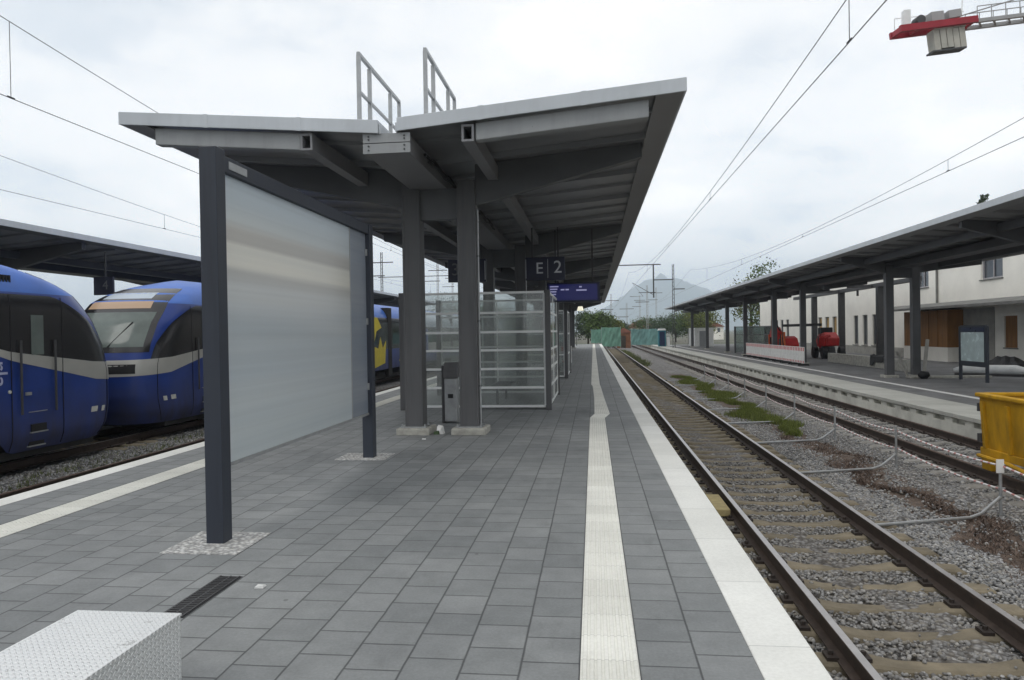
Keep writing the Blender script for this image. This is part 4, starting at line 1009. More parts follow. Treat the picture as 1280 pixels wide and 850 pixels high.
# ------------------------------------------------------------------ barrier posts and chains beside the near track
def chain_post():
    t = thing('chain_post', 'galvanised barrier post on a bent foot with a white tag, nearest in the row', 'barrier post', (5.63, 10.7, -1.0), 'chain posts between the tracks')
    x, y, z = 5.63, 10.7, -1.0
    MB().tube([(x, y, z - 0.03), (x, y, z + 0.82)], 0.022, 8).build('post', 'galv', t)
    MB().tube([(3.52, y - 0.80, z + 0.075), (5.12, y - 0.22, z + 0.06), (5.30, y - 0.15, z + 0.10), (x, y, z + 0.30)], 0.022, 8).build('foot', 'galv', t)
    MB().box(3.47, 3.58, y - 0.88, y - 0.74, z + 0.055, z + 0.10).build('rail_clamp', 'steel_dark', t)
    for q in (0.75, 0.42): MB().tube([(x - 0.03, y, z + q), (x + 0.06, y, z + q)], 0.012, 6).build('hook', 'galv', t)
    return t
CP = chain_post(); CY = [10.7 + 3.55 * k for k in range(9)]
names9 = ['', 'second', 'third', 'fourth', 'fifth', 'sixth', 'seventh', 'eighth', 'ninth']
for k in range(1, 9): place(CP, (5.63 + 0.03 * k, CY[k], -1.0), 0.0, 'galvanised barrier post on a bent foot, %s from the camera' % names9[k])
MB().box(5.56, 5.66, 10.665, 10.675, -0.36, -0.17).build('tag', 'white_paint', CP)
for q, nm in ((0.75, 'upper'), (0.42, 'lower')):
    pts = []
    ys = [7.15] + CY
    for a, b_ in zip(ys[:-1], ys[1:]):
        k = (a - 10.7) / 3.55
        for s in np.linspace(0, 1, 9)[:-1]: pts.append((5.66 + 0.03 * (k + s), a + (b_ - a) * s, -1 + q - 0.02 - 0.05 * 4 * s * (1 - s)))
    pts.append((5.66 + 0.24, CY[-1], -1 + q - 0.02))
    tag(MB().tube(pts, 0.015, 6).build('barrier_chain', 'chain'), 'red and white plastic chain, the %s one strung along the posts' % nm, 'chain', 'chains along the posts')
# yellow block by the near rail
t = thing('track_magnet', 'faded yellow block beside the near rail under the platform edge', 'track magnet', (1.8, 10.7, -0.95))
MB().box(1.66, 1.86, 10.2, 11.15, -0.9, -0.80).build('cover', 'yellow_faded', t, bevel=0.012); MB().box(1.70, 1.84, 10.4, 10.95, -1.02, -0.901).build('bracket', 'steel_dark', t)
# litter
for i, (x, y, l) in enumerate(((-2.27, 4.62, 'white paper scrap on the paving right of the drain grate'), (-2.75, 11.35, 'white paper scrap in front of the column bases'), (-3.05, 3.9, 'white paper scrap at the left edge near the metal box'))):
    tag(MB().hexa([(x - 0.03, y - 0.03, 0.003), (x + 0.03, y - 0.025, 0.003), (x + 0.028, y + 0.03, 0.004), (x - 0.03, y + 0.03, 0.003), (x - 0.028, y - 0.03, 0.012), (x + 0.03, y - 0.02, 0.022), (x + 0.02, y + 0.03, 0.01), (x - 0.03, y + 0.025, 0.014)]).build('paper_scrap', 'white_paint'), l, 'litter', 'scraps of litter')
t = thing('crumpled_carton', 'small crumpled green and white carton between the two column bases', 'litter', (-2.62, 12.0, 0))
MB().hexa([(-2.68, 11.95, 0), (-2.57, 11.97, 0), (-2.55, 12.06, 0), (-2.66, 12.05, 0), (-2.67, 11.97, 0.12), (-2.60, 11.95, 0.09), (-2.58, 12.05, 0.13), (-2.66, 12.04, 0.15)]).build('carton', 'white_paint', t)
MB().hexa([(-2.72, 11.9, 0), (-2.63, 11.9, 0), (-2.62, 11.945, 0), (-2.71, 11.945, 0), (-2.71, 11.91, 0.05), (-2.64, 11.9, 0.07), (-2.63, 11.94, 0.06), (-2.70, 11.94, 0.04)]).build('bottle_cap', 'leaf_dark', t)

# ------------------------------------------------------------------ yellow skip on the right track
t = thing('yellow_skip', 'yellow steel skip standing on the right track at the picture edge', 'skip', (7.5, 11, RAIL))
x0, x1, y0, y1, zb, zt = 6.64, 8.3, 8.2, 13.25, -0.40, 0.47
mb = MB()
mb.hexa([(x0 + 0.06, y0, zb), (x0 + 0.11, y0, zb), (x0 + 0.11, y1, zb), (x0 + 0.06, y1, zb), (x0, y0, zt), (x0 + 0.05, y0, zt), (x0 + 0.05, y1, zt), (x0, y1, zt)])
mb.hexa([(x1 - 0.11, y0, zb), (x1 - 0.06, y0, zb), (x1 - 0.06, y1, zb), (x1 - 0.11, y1, zb), (x1 - 0.05, y0, zt), (x1, y0, zt), (x1, y1, zt), (x1 - 0.05, y1, zt)])
mb.box(x0 + 0.111, x1 - 0.111, y1 - 0.05, y1, zb, zt).box(x0 + 0.111, x1 - 0.111, y0, y0 + 0.05, zb, zt)
for k in range(7):
    y = y1 - 0.08 - k * 0.74
    mb.hexa([(x0 + 0.01, y - 0.09, zb), (x0 + 0.07, y - 0.09, zb), (x0 + 0.07, y, zb), (x0 + 0.01, y, zb), (x0 - 0.04, y - 0.09, zt - 0.08), (x0 + 0.01, y - 0.09, zt - 0.08), (x0 + 0.01, y, zt - 0.08), (x0 - 0.04, y, zt - 0.08)])
mb.build('side_walls', 'yellow_paint', t, bevel=0.006)
MB().box(x0 - 0.06, x0 + 0.07, y0, y1 + 0.04, zt + 0.001, zt + 0.07).box(x1 - 0.07, x1 + 0.06, y0, y1 + 0.04, zt + 0.001, zt + 0.07).box(x0 + 0.071, x1 - 0.071, y1 - 0.08, y1 + 0.04, zt + 0.001, zt + 0.07).build('rim', 'yellow_paint', t, bevel=0.02)
MB().box(x0 + 0.111, x1 - 0.111, y0 + 0.051, y1 - 0.051, zb, zb + 0.3).build('load', 'yellow_inside', t)
for z in (0.28, -0.25): MB().tube([(x0 + 0.05, y1 + 0.07, z - 0.07), (x0 + 0.05, y1 + 0.07, z + 0.07)], 0.05, 10).build('hinge', 'steel_dark', t)
MB().box(x0 + 0.02, x1 - 0.02, y0, y1 + 0.02, zb - 0.13, zb - 0.001).build('base_frame', 'yellow_paint', t, bevel=0.01)
for y in (12.85, 9.2):
    for x in (x0 - 0.02, x1 - 0.16): MB().box(x, x + 0.18, y, y + 0.3, RAIL + 0.001, zb - 0.131).build('foot', 'yellow_paint', t, bevel=0.01)
MB().tube([(x0 - 0.1, 13.1, -0.52), (x0 - 0.1, 12.2, -0.52), (x0 - 0.1, 11.4, -0.60)], 0.035, 8).build('hook_bar', 'yellow_paint', t)

# ------------------------------------------------------------------ things on the right platform
t = thing('info_board', 'dark framed timetable board on two legs near the yellow skip', 'notice board', (14.65, 29.6, Z2))
for y in (28.6, 30.55): MB().box(14.6, 14.7, y, y + 0.1, Z2, 1.68).build('leg', 'anthracite', t, bevel=0.006)
MB().box(14.61, 14.69, 28.701, 30.549, 0.12, 1.72).build('case', 'anthracite', t, bevel=0.006)
MB().box(14.60, 14.609, 28.78, 30.47, 0.32, 1.45).build('poster', 'poster', t)
MB().box(14.60, 14.609, 28.78, 30.47, 1.46, 1.63).build('header', 'poster_head', t)
t = thing('low_wall', 'low pale concrete wall behind the first columns of the right platform', 'wall', (14.95, 40, Z2))
MB().box(14.8, 15.15, 35.6, 47.5, Z2, 0.12).build('concrete', 'pad_concrete', t, bevel=0.02)
t = thing('tarp', 'black plastic sheet hanging over the low concrete wall', 'tarp', (14.9, 39.8, 0.1))
MB().grid([[(15.16 + random.uniform(-.02, .02), y, 0.12 + random.uniform(0, .12)), (14.97, y, 0.20 + random.uniform(0, .1)), (14.77, y, 0.16 + random.uniform(-.03, .05)), (14.74, y, -0.12 - (0.22 if y > 39.8 else 0) + random.uniform(-.04, .04))] for y in np.linspace(38.6, 40.4, 9)], flip=True).build('sheet', 'black', t)
t = thing('rolled_membrane', 'long pale roll lying on the asphalt behind the timetable board', 'roll', (17.0, 32.5, Z2))
MB().tube([(15.9, 33.8, Z2 + 0.2), (16.2, 33.5, Z2 + 0.24), (17.6, 32.2, Z2 + 0.25), (18.0, 31.8, Z2 + 0.2)], [0.08, 0.2, 0.22, 0.10], 14).build('membrane', 'white_frame', t, smooth=True)
MB().bar((15.8, 33.4, Z2 + 0.05), (18.2, 31.4, Z2 + 0.05), 0.5, 0.1).build('pallet', 'steel_dark', t)
t = thing('tarp', 'dark heap of sheeting on the ground in front of the building windows', 'tarp', (20.3, 38, Z2))
MB().grid([[(20.3 + dx, 38 + dy * 2, Z2 + max(0, 0.62 - dx * dx * 0.9 - dy * dy * 0.55 + random.uniform(-.08, .08))) for dx in np.linspace(-0.85, 0.85, 9)] for dy in np.linspace(-1.1, 1.1, 13)]).build('sheet', 'black', t)
for (xa, ya, xb, yb, h, l) in ((13.15, 31.8, 12.86, 32.2, 1.1, 'timber plank leaning on the first column of the right platform'), (13.8, 31.9, 14.1, 32.2, 1.6, 'timber plank leaning on the second column of the right platform')):
    tag(MB().bar((xa, ya, Z2 + 0.02), (xb, yb, Z2 + h), 0.14, 0.035).build('plank', 'plinth'), l, 'plank', 'leaning planks')
t = thing('concrete_slab_strip', 'flat concrete slabs left lying between the columns of the right platform', 'slab', (14, 31.5, Z2))
MB().box(13.05, 16.2, 31.3, 31.85, Z2, Z2 + 0.09).build('slab', 'pad_concrete', t, bevel=0.015)
t = thing('tool_bag', 'dark bag on the slabs between the two right platform columns', 'bag', (13.45, 31.1, Z2))
MB().tube([(13.25, 31.1, Z2 + 0.14), (13.35, 31.1, Z2 + 0.17), (13.6, 31.1, Z2 + 0.16), (13.68, 31.1, Z2 + 0.12)], [0.06, 0.16, 0.15, 0.05], 10).build('bag', 'black', t, smooth=True)

# dark steel portal frame behind the right canopy
t = thing('steel_frame', 'dark steel portal frame standing between the right canopy and the building', 'steel frame', (18.4, 50, Z2))
for y in (48.4, 55.6, 62.2): MB().box(18.2, 18.6, y, y + 0.35, Z2, 4.30).build('column', 'steel_dark', t)
MB().box(18.22, 18.58, 43.0, 68, 4.302, 4.55).build('beam', 'steel_dark', t)
for y in (49.35, 55.65): MB().box(16.7, 18.2, y, y + 0.22, 4.31, 4.5).build('crossbeam', 'steel_dark', t)
MB().tube([(18.3, 52.2, 4.3), (18.3, 52.2, 3.9)], 0.08, 8).build('lamp', 'steel_dark', t)

# red machines behind the barriers
t = thing('drilling_rig', 'red and orange drilling rig with upright mast behind the white barriers', 'drilling rig', (14.3, 55, Z2))
for x in (13.7, 14.7): MB().prism([(53.6, Z2 + 0.1), (53.9, Z2), (56.1, Z2), (56.4, Z2 + 0.1), (56.4, Z2 + 0.35), (56.1, Z2 + 0.5), (53.9, Z2 + 0.5), (53.6, Z2 + 0.35)], 'x', x, x + 0.35).build('crawler', 'black', t)
MB().prism([(53.8, Z2 + 0.52), (55.6, Z2 + 0.52), (55.6, Z2 + 1.25), (54.9, Z2 + 1.6), (54.2, Z2 + 1.45), (53.8, Z2 + 1.0)], 'x', 13.9, 14.8).build('body', 'red_paint', t, bevel=0.05)
for k in range(4): MB().tube([(13.86 - 0.02 * k, 53.9 + 0.35 * k, Z2 + 0.7), (13.8, 54.0 + 0.3 * k, Z2 + 1.3 + 0.12 * k), (13.9, 54.3 + 0.25 * k, Z2 + 1.9)], 0.07, 6).build('hose', 'black' if k % 2 else 'orange_paint', t)
MB().prism([(57.0, Z2 + 0.4), (59.2, Z2 + 0.4), (59.2, Z2 + 1.5), (58.2, Z2 + 2.3), (57.4, Z2 + 1.7), (57.0, Z2 + 1.2)], 'x', 13.9, 14.6).build('rear_body', 'red_paint', t, bevel=0.05)
for k in range(4): MB().bar((13.86, 57.1 + 0.5 * k, Z2 + 0.5), (13.86, 57.3 + 0.5 * k, Z2 + 1.5 + 0.2 * (k % 2)), 0.09).build('guard_bar', 'orange_paint' if k % 2 else 'black', t)
MB().bar((14.2, 56.4, Z2 + 0.6), (14.2, 57.0, Z2 + 0.6), 0.3).build('hitch', 'black', t)
MB().box(14.0, 14.7, 55.7, 56.4, Z2 + 0.52, Z2 + 1.4).build('engine_cover', 'black', t, bevel=0.04)
MB().box(13.85, 13.899, 54.2, 54.9, Z2 + 0.7, Z2 + 1.2).build('side_cover', 'orange_paint', t)
MB().box(13.05, 13.22, 54.45, 54.65, Z2 + 0.4, 3.9).build('mast', 'brick_brown', t)
mb = MB()
for k in range(12): mb.bar((13.13, 54.3, 0.4 + k * 0.28), (13.13, 54.8, 0.5 + k * 0.28), 0.06)
mb.build('mast_rungs', 'red_paint', t)
MB().bar((13.2, 54.6, 1.6), (14.0, 54.9, 1.3), 0.2).build('mast_arm', 'red_paint', t)
MB().tube([(13.15, 54.55, 3.9), (13.4, 54.9, 3.2), (13.6, 55.2, 2.0), (13.9, 55.3, 1.4)], 0.05, 6).build('hose', 'black', t)
t = thing('compact_loader', 'dark red compact machine with horizontal boom behind the column', 'loader', (16.6, 54, Z2))
MB().prism([(52.0, 0.45), (54.0, 0.35), (54.4, 0.8), (53.8, 1.25), (52.6, 1.4), (51.9, 1.0)], 'x', 16.1, 17.0).build('body', 'red_paint', t, bevel=0.08)
MB().box(16.15, 16.95, 53.2, 54.0, 1.2, 1.75).build('cab', 'black', t, bevel=0.05)
MB().box(16.06, 16.099, 52.3, 52.9, 0.55, 1.0).box(16.05, 16.099, 53.2, 53.7, 0.5, 1.1).build('side_panel', 'black', t)
MB().box(15.98, 16.05, 52.9, 53.2, 0.3, 1.3).build('pillar', 'crane_red', t)
for k in range(5): MB().tube([(16.0, 51.9 + 0.3 * k, 0.5), (15.95, 51.6 + 0.3 * k, 1.0 + 0.1 * (k % 2)), (16.2, 51.3 + 0.2 * k, 1.2)], 0.08, 6).build('arm', 'red_paint', t)
MB().bar((16.2, 53.5, 1.95), (14.9, 58.5, 1.95), 0.2).build('boom', 'black', t)
for y in (52.1, 54.2):
    for x in (15.85, 17.0): MB().tube([(x, y, Z2 + 0.42), (x + 0.3, y, Z2 + 0.42)], 0.42, 16).build('wheel', 'black', t)
MB().box(16.3, 16.7, 52.0, 54.3, Z2 + 0.4, 0.36).build('chassis', 'steel_dark', t)
# ------------------------------------------------------------------ station building
BX = 22.0
t = thing('station_building', 'long white plastered station building behind the right platform with brown boarded openings', 'building', (BX + 5, 60, Z2))
def facade(y0, y1, z0, z1, openings, x=BX, th=0.35):
    """wall with rectangular openings cut out (y0,y1,z0,z1 lists), built from butt-jointed blocks"""
    mb = MB(); ys = sorted({y0, y1, *[q for o in openings for q in o[:2]]}); zs = sorted({z0, z1, *[q for o in openings for q in o[2:4]]})
    for a, b_ in zip(ys[:-1], ys[1:]):
        run = None
        for c, d in zip(zs[:-1], zs[1:]):
            hole = any(o[0] <= a and b_ <= o[1] and o[2] <= c and d <= o[3] for o in openings)
            if hole:
                if run: mb.box(x, x + th, a, b_, *run); run = None
            else: run = (run[0], d) if run else (c, d)
        if run: mb.box(x, x + th, a, b_, *run)
    return mb
up = [(41.4, 43.6, 4.3, 5.9), (50.0, 51.8, 4.3, 5.9), (34.5, 36.7, 4.3, 5.9), (27.5, 29.7, 4.3, 5.9)]
lowr = [(37.9, 39.0, 0.5, 2.2), (40.1, 41.3, 0.5, 2.2), (33.5, 34.7, 0.5, 2.2)]
farw = [(58.6 + 2.05 * k, 59.7 + 2.05 * k, 0.28, 2.72) for k in range(3)] + [(68.0 + 2.1 * k, 69.2 + 2.1 * k, 0.3, 2.75) for k in range(4)] + [(84.0 + 2.4 * k, 85.2 + 2.4 * k, 0.3, 2.75) for k in range(4)]
facade(22, 98, Z2, 7.3, up + lowr + farw).build('wall', 'plaster', t)
MB().box(BX - 0.03, BX - 0.001, 52.6, 98, Z2, 0.20).build('plinth', 'plinth', t)
MB().box(BX + 0.351, BX + 11, 22.3, 97.7, Z2, 7.2).build('core', 'plinth', t)
MB().prism([(BX - 0.5, 7.25), (BX + 11.5, 7.25), (BX + 5.5, 8.7)], 'y', 21.6, 98.4).build('roof', 'roof_tile', t)
for o_ in up + farw:
    w_ = MB()
    a, b_, c, d = o_
    w_.box(BX + 0.10, BX + 0.17, a, a + 0.09, c, d).box(BX + 0.10, BX + 0.17, b_ - 0.09, b_, c, d).box(BX + 0.10, BX + 0.17, a + 0.091, b_ - 0.091, c, c + 0.09).box(BX + 0.10, BX + 0.17, a + 0.091, b_ - 0.091, d - 0.09, d)
    if o_ in up: w_.box(BX + 0.11, BX + 0.16, (a + b_) / 2 - 0.04, (a + b_) / 2 + 0.04, c + 0.091, d - 0.091)
    wf = w_.build('window', 'window_frame' if o_ in up else 'ledge', t)
    och = o_ in farw and a > 67 and a < 80
    MB().box(BX + 0.175, BX + 0.2, a + 0.05, b_ - 0.05, c + 0.05, d - 0.05).build('pane', 'ochre' if och else 'window_glass', wf)
    MB().box(BX - 0.08, BX + 0.09, a - 0.06, b_ + 0.06, c - 0.06, c - 0.002).build('sill', 'ledge', wf)
for a, b_, c, d in lowr:
    wf = MB().box(BX + 0.08, BX + 0.14, a, b_, c, d).build('shutter', 'wood_brown', t); MB().box(BX - 0.06, BX + 0.079, a - 0.05, b_ + 0.05, c - 0.06, c - 0.002).build('sill', 'ledge', wf)
# projecting ledge roof and boarded shop front under it
MB().prism([(BX - 2.2, 2.72), (BX - 0.002, 2.9), (BX - 0.002, 3.2), (BX - 1.2, 3.12), (BX - 2.2, 2.86)], 'y', 24, 52.5).build('ledge_roof', 'ledge', t)
MB().box(BX - 0.9, BX - 0.002, 45.6, 51.6, 0.42, 2.69).build('boarding', 'wood_brown', t); MB().box(BX - 0.92, BX - 0.002, 45.55, 51.65, Z2, 0.418).build('shop_plinth', 'plaster', t)
for y in (46.8, 48.0, 49.2, 50.4): MB().box(BX - 0.93, BX - 0.902, y - 0.03, y + 0.03, 0.43, 2.68).build('batten', 'wood_brown', t)
MB().box(BX - 0.05, BX - 0.002, 42.2, 45.5, Z2, 2.7).build('grey_panel', 'plinth', t)
MB().tube([(BX - 0.08, 48.7, 3.15), (BX - 0.08, 48.7, 7.2)], 0.07, 8).build('drainpipe', 'ledge', t)
MB().bar((BX - 0.06, 26, 3.22), (BX - 0.06, 30, 4.1), 0.05).build('stay_rod', 'ledge', t)

# ------------------------------------------------------------------ tower crane, only the tail reaches into the picture
t = thing('tower_crane', 'red tailed tower crane whose counter jib with concrete blocks reaches in top right', 'crane', (52, 64, -1))
def P(s, dz=0.0, side=0.0):     # along the counter jib from tail (s=0) to the tower
    a = Vector((24.1, 60, 25.0)); b_ = Vector((52, 64, 28.4)); d = (b_ - a).normalized(); n = Vector((-d.y, d.x, 0)).normalized()
    q = a + d * s + n * side; return (q.x, q.y, q.z + dz)
mb = MB()
for sd in (-0.7, 0.7): mb.bar(P(0, 0, sd), P(6.2, 0, sd), 0.3, 0.5)
for s in (0.15, 1.5, 3.0, 4.5, 6.0): mb.bar(P(s, 0, -0.5), P(s, 0, 0.5), 0.2, 0.42)
mb.build('tail_frame', 'crane_red', t)
for k in range(5): MB().bar(P(2.9 + k * 0.52, -0.3), P(3.36 + k * 0.52, -0.3), 1.0, 0.1).bar(P(2.9 + k * 0.52, -1.15 + (0.1 if k in (1, 2) else 0)), P(3.36 + k * 0.52, -1.15 + (0.1 if k in (1, 2) else 0)), 0.9, 1.55).build('ballast_block', 'crane_concrete', t)
MB().bar(P(2.8, -1.99), P(5.5, -1.99), 0.95, 0.12).build('ballast_strap', 'steel_dark', t)
MB().bar(P(2.7, 0.75), P(3.7, 0.75), 0.9, 0.7).build('cabinet', 'crane_grey', t); MB().bar(P(4.1, 0.75), P(5.1, 0.8), 0.9, 0.6).build('motor', 'crane_grey', t)
MB().tube([P(1.9, 0.65, -0.4), P(1.9, 0.65, 0.4)], 0.36, 14).build('winch_drum', 'steel_dark', t)
MB().bar(P(0.9, 0.4), P(0.9, 1.6), 0.5).build('post', 'white_frame', t)
mb = MB()
for sd in (-0.7, 0.7):
    mb.bar(P(6.2, -0.15, sd), P(28, -0.15, sd), 0.28); mb.bar(P(6.2, 1.0, sd), P(28, 1.0, sd), 0.06)
    for k in range(19): mb.bar(P(6.2 + k * 1.15, -0.15, sd), P(6.2 + k * 1.15, 1.0, sd), 0.05)
for k in range(18): mb.bar(P(6.3 + k * 1.2, -0.15, -0.7), P(7.5 + k * 1.2, -0.15, 0.7), 0.12)
mb.build('counter_jib', 'crane_grey', t)
MB().bar(P(0.3, 0.4, 0.6), P(0.3, 1.3, 0.6), 0.05).bar(P(0.3, 1.3, 0.6), P(6, 1.2, 0.6), 0.05).bar(P(5.8, 0.4, 0.6), P(5.9, 2.4, 0.6), 0.06).build('handrail', 'white_frame', t)
mb = MB()
for sx in (-0.9, 0.9):
    for sy in (-0.9, 0.9): mb.bar((52 + sx, 64 + sy, -1.1), (52 + sx, 64 + sy, 32), 0.2)
for k in range(16):
    z = -1 + 2 * k; s = 1 if k % 2 else -1
    for sy in (-0.9, 0.9): mb.bar((52 - 0.9 * s, 64 + sy, z), (52 + 0.9 * s, 64 + sy, z + 2), 0.12)
    for sx in (-0.9, 0.9): mb.bar((52 + sx, 64 - 0.9 * s, z), (52 + sx, 64 + 0.9 * s, z + 2), 0.12)
mb.build('tower', 'crane_grey', t)
MB().tube([P(5, 0.6), (52, 64, 33)], 0.05, 6).build('tie_rod', 'crane_grey', t)

# ------------------------------------------------------------------ trees
def leaves(cx, cy, cz, rx, ry, rz, nclump, nleaf, size, squash=0.5):
    u = RNG.normal(size=(nclump, 3)); u /= np.linalg.norm(u, axis=1)[:, None]; u *= RNG.uniform(0.35, 1.0, (nclump, 1)) ** 0.6
    u *= 1 + 0.18 * np.sin(u[:, :1] * 5 + u[:, 1:2] * 7)
    C = u * np.array([rx, ry, rz]) + np.array([cx, cy, cz])
    cr = RNG.uniform(0.12, 0.26, nclump) * (rx + rz) / 2
    L = np.repeat(C, nleaf, 0) + RNG.normal(size=(nclump * nleaf, 3)) * np.repeat(cr, nleaf)[:, None] * np.array([1, 1, squash + 0.2])
    n = len(L); a = RNG.normal(size=(n, 3)); a /= np.linalg.norm(a, axis=1)[:, None]; b_ = np.cross(a, RNG.normal(size=(n, 3))); b_ /= np.linalg.norm(b_, axis=1)[:, None]
    s = RNG.uniform(0.6, 1.3, (n, 1)) * size
    V = np.stack([L - a * s, L + b_ * s * 0.55, L + a * s, L - b_ * s * 0.55], 1).reshape(-1, 3)
    return V, np.arange(4 * n).reshape(-1, 4)
def tree(name, label, x, y, h, r, leafm, zb=-1.1, crown0=0.25, nc=90, nl=60, size=0.16, group='trees beyond the station'):
    t = thing(name, label, 'tree', (x, y, zb), group)
    mb = MB().tube([(x, y, zb - 0.1), (x + 0.05 * h * 0.1, y, zb + h * 0.35), (x - 0.1, y + 0.1, zb + h * 0.8)], [h * 0.028, h * 0.02, h * 0.006], 8)
    for k in range(7):
        a = k * 2.4; z0 = zb + h * (0.28 + 0.06 * k); mb.tube([(x, y, z0), (x + math.cos(a) * r * 0.45, y + math.sin(a) * r * 0.45, z0 + h * 0.1), (x + math.cos(a) * r * 0.8, y + math.sin(a) * r * 0.8, z0 + h * 0.22)], [h * 0.011, h * 0.007, h * 0.003], 6)
    mb.build('trunk', 'bark', t)
    zc = zb + h * (crown0 + 1) / 2
    V, F = leaves(x, y, zc, r, r, h * (1 - crown0) / 2, nc, nl, size)
    fast_mesh('crown', V, F, leafm, t)
    return t
def at(px, Y): return (px - 741.5) / 895 * Y
for px, Y, h, r, lm, lab in (
    (735, 128, 6.6, 2.6, 'leaf_dark', 'dark bushy tree at the tip of the island canopy'), (750, 122, 6.2, 2.4, 'leaf_mid', 'mid green tree above the left green hoarding'), (760, 126, 5.2, 2.1, 'leaf_yellow', 'yellowish green tree above the right half of the left hoarding'), (772, 150, 5.0, 2.2, 'leaf_dark', 'low dark tree right of the yellowish tree'),
    (808, 190, 6.0, 4.0, 'leaf_mid', 'round green tree behind the red roofed house'), (826, 185, 6.2, 3.6, 'leaf_dark', 'dark green tree left of the right canopy end'), (842, 175, 6.8, 3.4, 'leaf_dark', 'dark tree behind the tall lattice mast'), (795, 230, 5.0, 4.0, 'leaf_dark', 'far dark tree below the mountain centre'),
    (858, 150, 7.0, 3.2, 'leaf_mid', 'green tree seen under the far end of the right canopy'), (872, 140, 7.5, 3.2, 'leaf_yellow', 'light green tree seen between the far right columns'),
    (560, 180, 12.0, 6.0, 'leaf_dark', 'dark tree beyond the trains between the first columns'), (610, 190, 11.0, 6.0, 'leaf_mid', 'tree beyond the trains seen through the glass shelter'), (655, 200, 9.0, 6.0, 'leaf_mid', 'tree far beyond the glass shelter on its right side'), (700, 170, 6.5, 4.0, 'leaf_dark', 'tree far behind the barrier under the island canopy')):
    tree('tree', lab, at(px, Y), Y, h, r, lm)
tree('tree', 'loose light green tree top showing above the right canopy roof', at(925, 122) + 0.9, 122, 12.0, 3.0, 'leaf_yellow', nc=40, nl=40, size=0.22)
tree('tree', 'second light green tree top beside it above the right canopy roof', at(948, 120), 120, 13.2, 2.2, 'leaf_mid', nc=34, nl=40, size=0.22)
# slim conifer whose tip shows above the right canopy
t = thing('conifer', 'slim conifer tip showing above the roof edge at the upper right', 'tree', (34.6, 68, -1.1))
MB().tube([(34.6, 68, -1.2), (34.6, 68, 13.2)], [0.25, 0.02], 8).build('trunk', 'bark', t)
Vs, Fs, n0 = [], [], 0
for k in range(30):
    z = 3 + k * 0.345; r = 2.3 * (1 - k / 30.5) + 0.12
    V, F = leaves(34.6 + RNG.uniform(-.15, .15), 68, z, r * RNG.uniform(0.7, 1.1) + 0.15, r, 0.45, max(6, int(16 * (1 - k / 32))), 22, 0.12, 0.6); Vs.append(V); Fs.append(F + n0); n0 += len(V)
fast_mesh('crown', np.concatenate(Vs), np.concatenate(Fs), 'leaf_dark', t)

# ------------------------------------------------------------------ far end of the station
def hoarding(label, xa, ya, xb, yb, h, n, zb=0.0, mm='green_mesh'):
    t = thing('mesh_hoarding', label, 'hoarding', ((xa + xb) / 2, (ya + yb) / 2, zb), 'green construction hoardings')
    d = Vector((xb - xa, yb - ya, 0)); nn = Vector((-d.y, d.x, 0)).normalized()
    P_ = []
    for z in np.linspace(0.12, h, 4):
        row = []
        for k in range(n * 4 + 1):
            s = k / (n * 4); w = 0.06 * math.sin(k * 2.1 + z * 3); row.append((xa + d.x * s + nn.x * w, ya + d.y * s + nn.y * w, zb + z + 0.04 * math.sin(k * 1.3)))
        P_.append(row)
    o = MB().grid(P_).build('mesh', mm, t); sl = o.modifiers.new('thick', 'SOLIDIFY'); sl.thickness = 0.02
    for k in range(n + 1):
        s = k / n; MB().tube([(xa + d.x * s, ya + d.y * s + 0.08, zb - 0.2), (xa + d.x * s, ya + d.y * s + 0.08, zb + h + 0.1)], 0.03, 6).build('post', 'galv', t)
    return t
hoarding('green mesh hoarding closing off the far end of the island platform', -0.3, 100.6, 1.1, 100.6, 2.0, 2, 0.0)
hoarding('green mesh hoarding across the near track beyond the platform end', 1.2, 106, 4.0, 106, 2.9, 2, -0.6)
hoarding('teal mesh hoarding behind the far end of the right platform', 5.9, 114, 11.0, 114, 2.6, 4, -0.6, 'teal_mesh')
t = thing('portable_toilet', 'blue portable toilet cabin with pale roof at the far end of the right platform', 'portable toilet', (9.35, 100, Z2))
MB().box(8.85, 9.85, 99.5, 100.5, Z2, 1.75).build('cabin', 'teal', t, bevel=0.04); MB().prism([(8.8, 1.751), (9.9, 1.751), (9.75, 2.0), (8.95, 2.0)], 'y', 99.45, 100.55).build('roof', 'white_frame', t)
MB().box(9.0, 9.7, 99.48, 99.499, Z2 + 0.1, 1.6).build('door', 'poster_head', t)
t = thing('utility_box', 'white utility box beside the blue portable toilet', 'utility box', (10.2, 100, Z2))
MB().box(9.95, 10.4, 99.7, 100.3, Z2, 0.9).build('box', 'white_frame', t, bevel=0.02); MB().box(9.93, 10.42, 99.68, 100.32, 0.901, 0.96).build('lid', 'grey_paint', t)
t = thing('brown_shed', 'low brown shed beyond the end of the near track', 'shed', (4.9, 118, -1.1))
MB().box(3.9, 6.0, 117, 121, -1.1, 1.5).build('wall', 'brick_brown', t); MB().prism([(3.6, 1.5), (6.3, 1.5), (4.95, 2.25)], 'y', 116.8, 121.2).build('roof', 'roof_tile', t); MB().box(4.4, 5.2, 116.95, 116.999, -1.0, 1.0).build('door', 'bark', t)
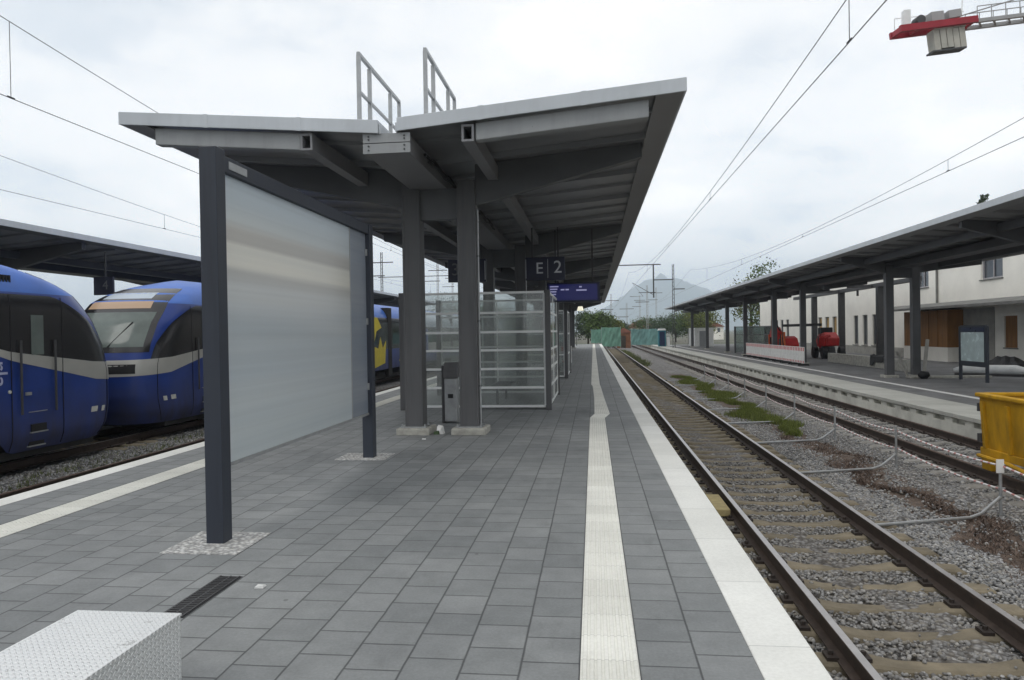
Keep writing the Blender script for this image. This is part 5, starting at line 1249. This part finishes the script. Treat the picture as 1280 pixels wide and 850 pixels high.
def house(label, x, y, w, d, hw, hr, wall):
    t = thing('house', label, 'house', (x, y, -1.1), 'far houses')
    MB().box(x - w / 2, x + w / 2, y, y + d, -1.1, hw).build('wall', wall, t); MB().prism([(x - w / 2 - 0.4, hw), (x + w / 2 + 0.4, hw), (x, hw + hr)], 'y', y - 0.4, y + d + 0.4).build('roof', 'roof_tile', t)
    for k in range(3):
        xx = x - w / 2 + (k + 0.5) * w / 3; wf = MB().box(xx - 0.45, xx + 0.45, y - 0.04, y - 0.001, 1.0, 2.3).build('window', 'white_frame', t); MB().box(xx - 0.36, xx + 0.36, y - 0.06, y - 0.041, 1.08, 2.2).build('pane', 'window_glass', wf)
house('far house with red roof under the mountain, between the shed and the masts', 13.6, 205, 9, 10, 2.6, 2.4, 'plaster')
house('far pale house with red roof left of the other red roof', 7.4, 225, 8, 9, 2.2, 2.2, 'ochre')
house('far pale house seen beyond the end of the right canopy', 33, 210, 8, 10, 2.6, 2.2, 'plaster')
# white container under the far right canopy
t = thing('site_container', 'white site container under the far end of the right canopy', 'container', (14.5, 98, Z2))
MB().box(13.2, 15.6, 95.8, 101.8, Z2, 2.0).build('body', 'white_paint', t, bevel=0.03)
mb = MB()
for k in range(14): mb.box(13.17, 13.199, 96.1 + k * 0.4, 96.25 + k * 0.4, Z2 + 0.1, 1.9)
mb.build('ribs', 'white_paint', t); MB().box(13.8, 14.7, 95.77, 95.799, Z2 + 0.05, 1.6).build('door', 'grey_paint', t)
s2 = shelter('glass_shelter', 'glass shelter between the far columns of the right platform', 12.9, 15.6, 63.5, 67.5, 2.4, (0.4, 0.7), 'glass_old', fm='grey_paint'); s2.location.z = Z2
# small lamp under the far part of the island canopy and a lit yellow sign
t = thing('platform_lamp', 'small white lamp hanging under the far part of the island canopy', 'lamp', (-0.9, 52, 3.4))
MB().tube([(-0.9, 52, 3.25), (-0.9, 52, 3.55)], [0.24, 0.16], 14).build('globe', 'lamp_white', t); MB().tube([(-0.9, 52, 3.55), (-0.9, 52, 4.5)], 0.02, 6).build('rod', 'steel_dark', t)
t = thing('ticket_machine', 'pale ticket machine on the island platform behind the barrier', 'ticket machine', (-2.0, 44, 0))
MB().box(-2.3, -1.75, 43.8, 44.2, 0.05, 1.75).build('body', 'grey_paint', t, bevel=0.03); MB().box(-2.22, -1.83, 43.77, 43.799, 1.1, 1.55).build('screen', 'poster', t); MB().box(-2.25, -1.8, 43.85, 44.15, 0, 0.049).build('plinth', 'black', t)

# ------------------------------------------------------------------ air
HZ = True
if HZ:
    m = bpy.data.materials.new('haze_air'); m.use_nodes = True; ntm = m.node_tree; ntm.nodes.clear()
    vo = ntm.nodes.new('ShaderNodeVolumePrincipled'); vo.inputs['Color'].default_value = (0.78, 0.89, 1.0, 1); vo.inputs['Density'].default_value = 0.00030; vo.inputs['Anisotropy'].default_value = 0.0
    oo = ntm.nodes.new('ShaderNodeOutputMaterial'); ntm.links.new(vo.outputs[0], oo.inputs['Volume']); MATS['haze_air'] = m
    hz = MB().box(-8100, 8100, -3100, 8100, -4.2, 520).build('haze', 'haze_air'); hz['kind'] = 'stuff'
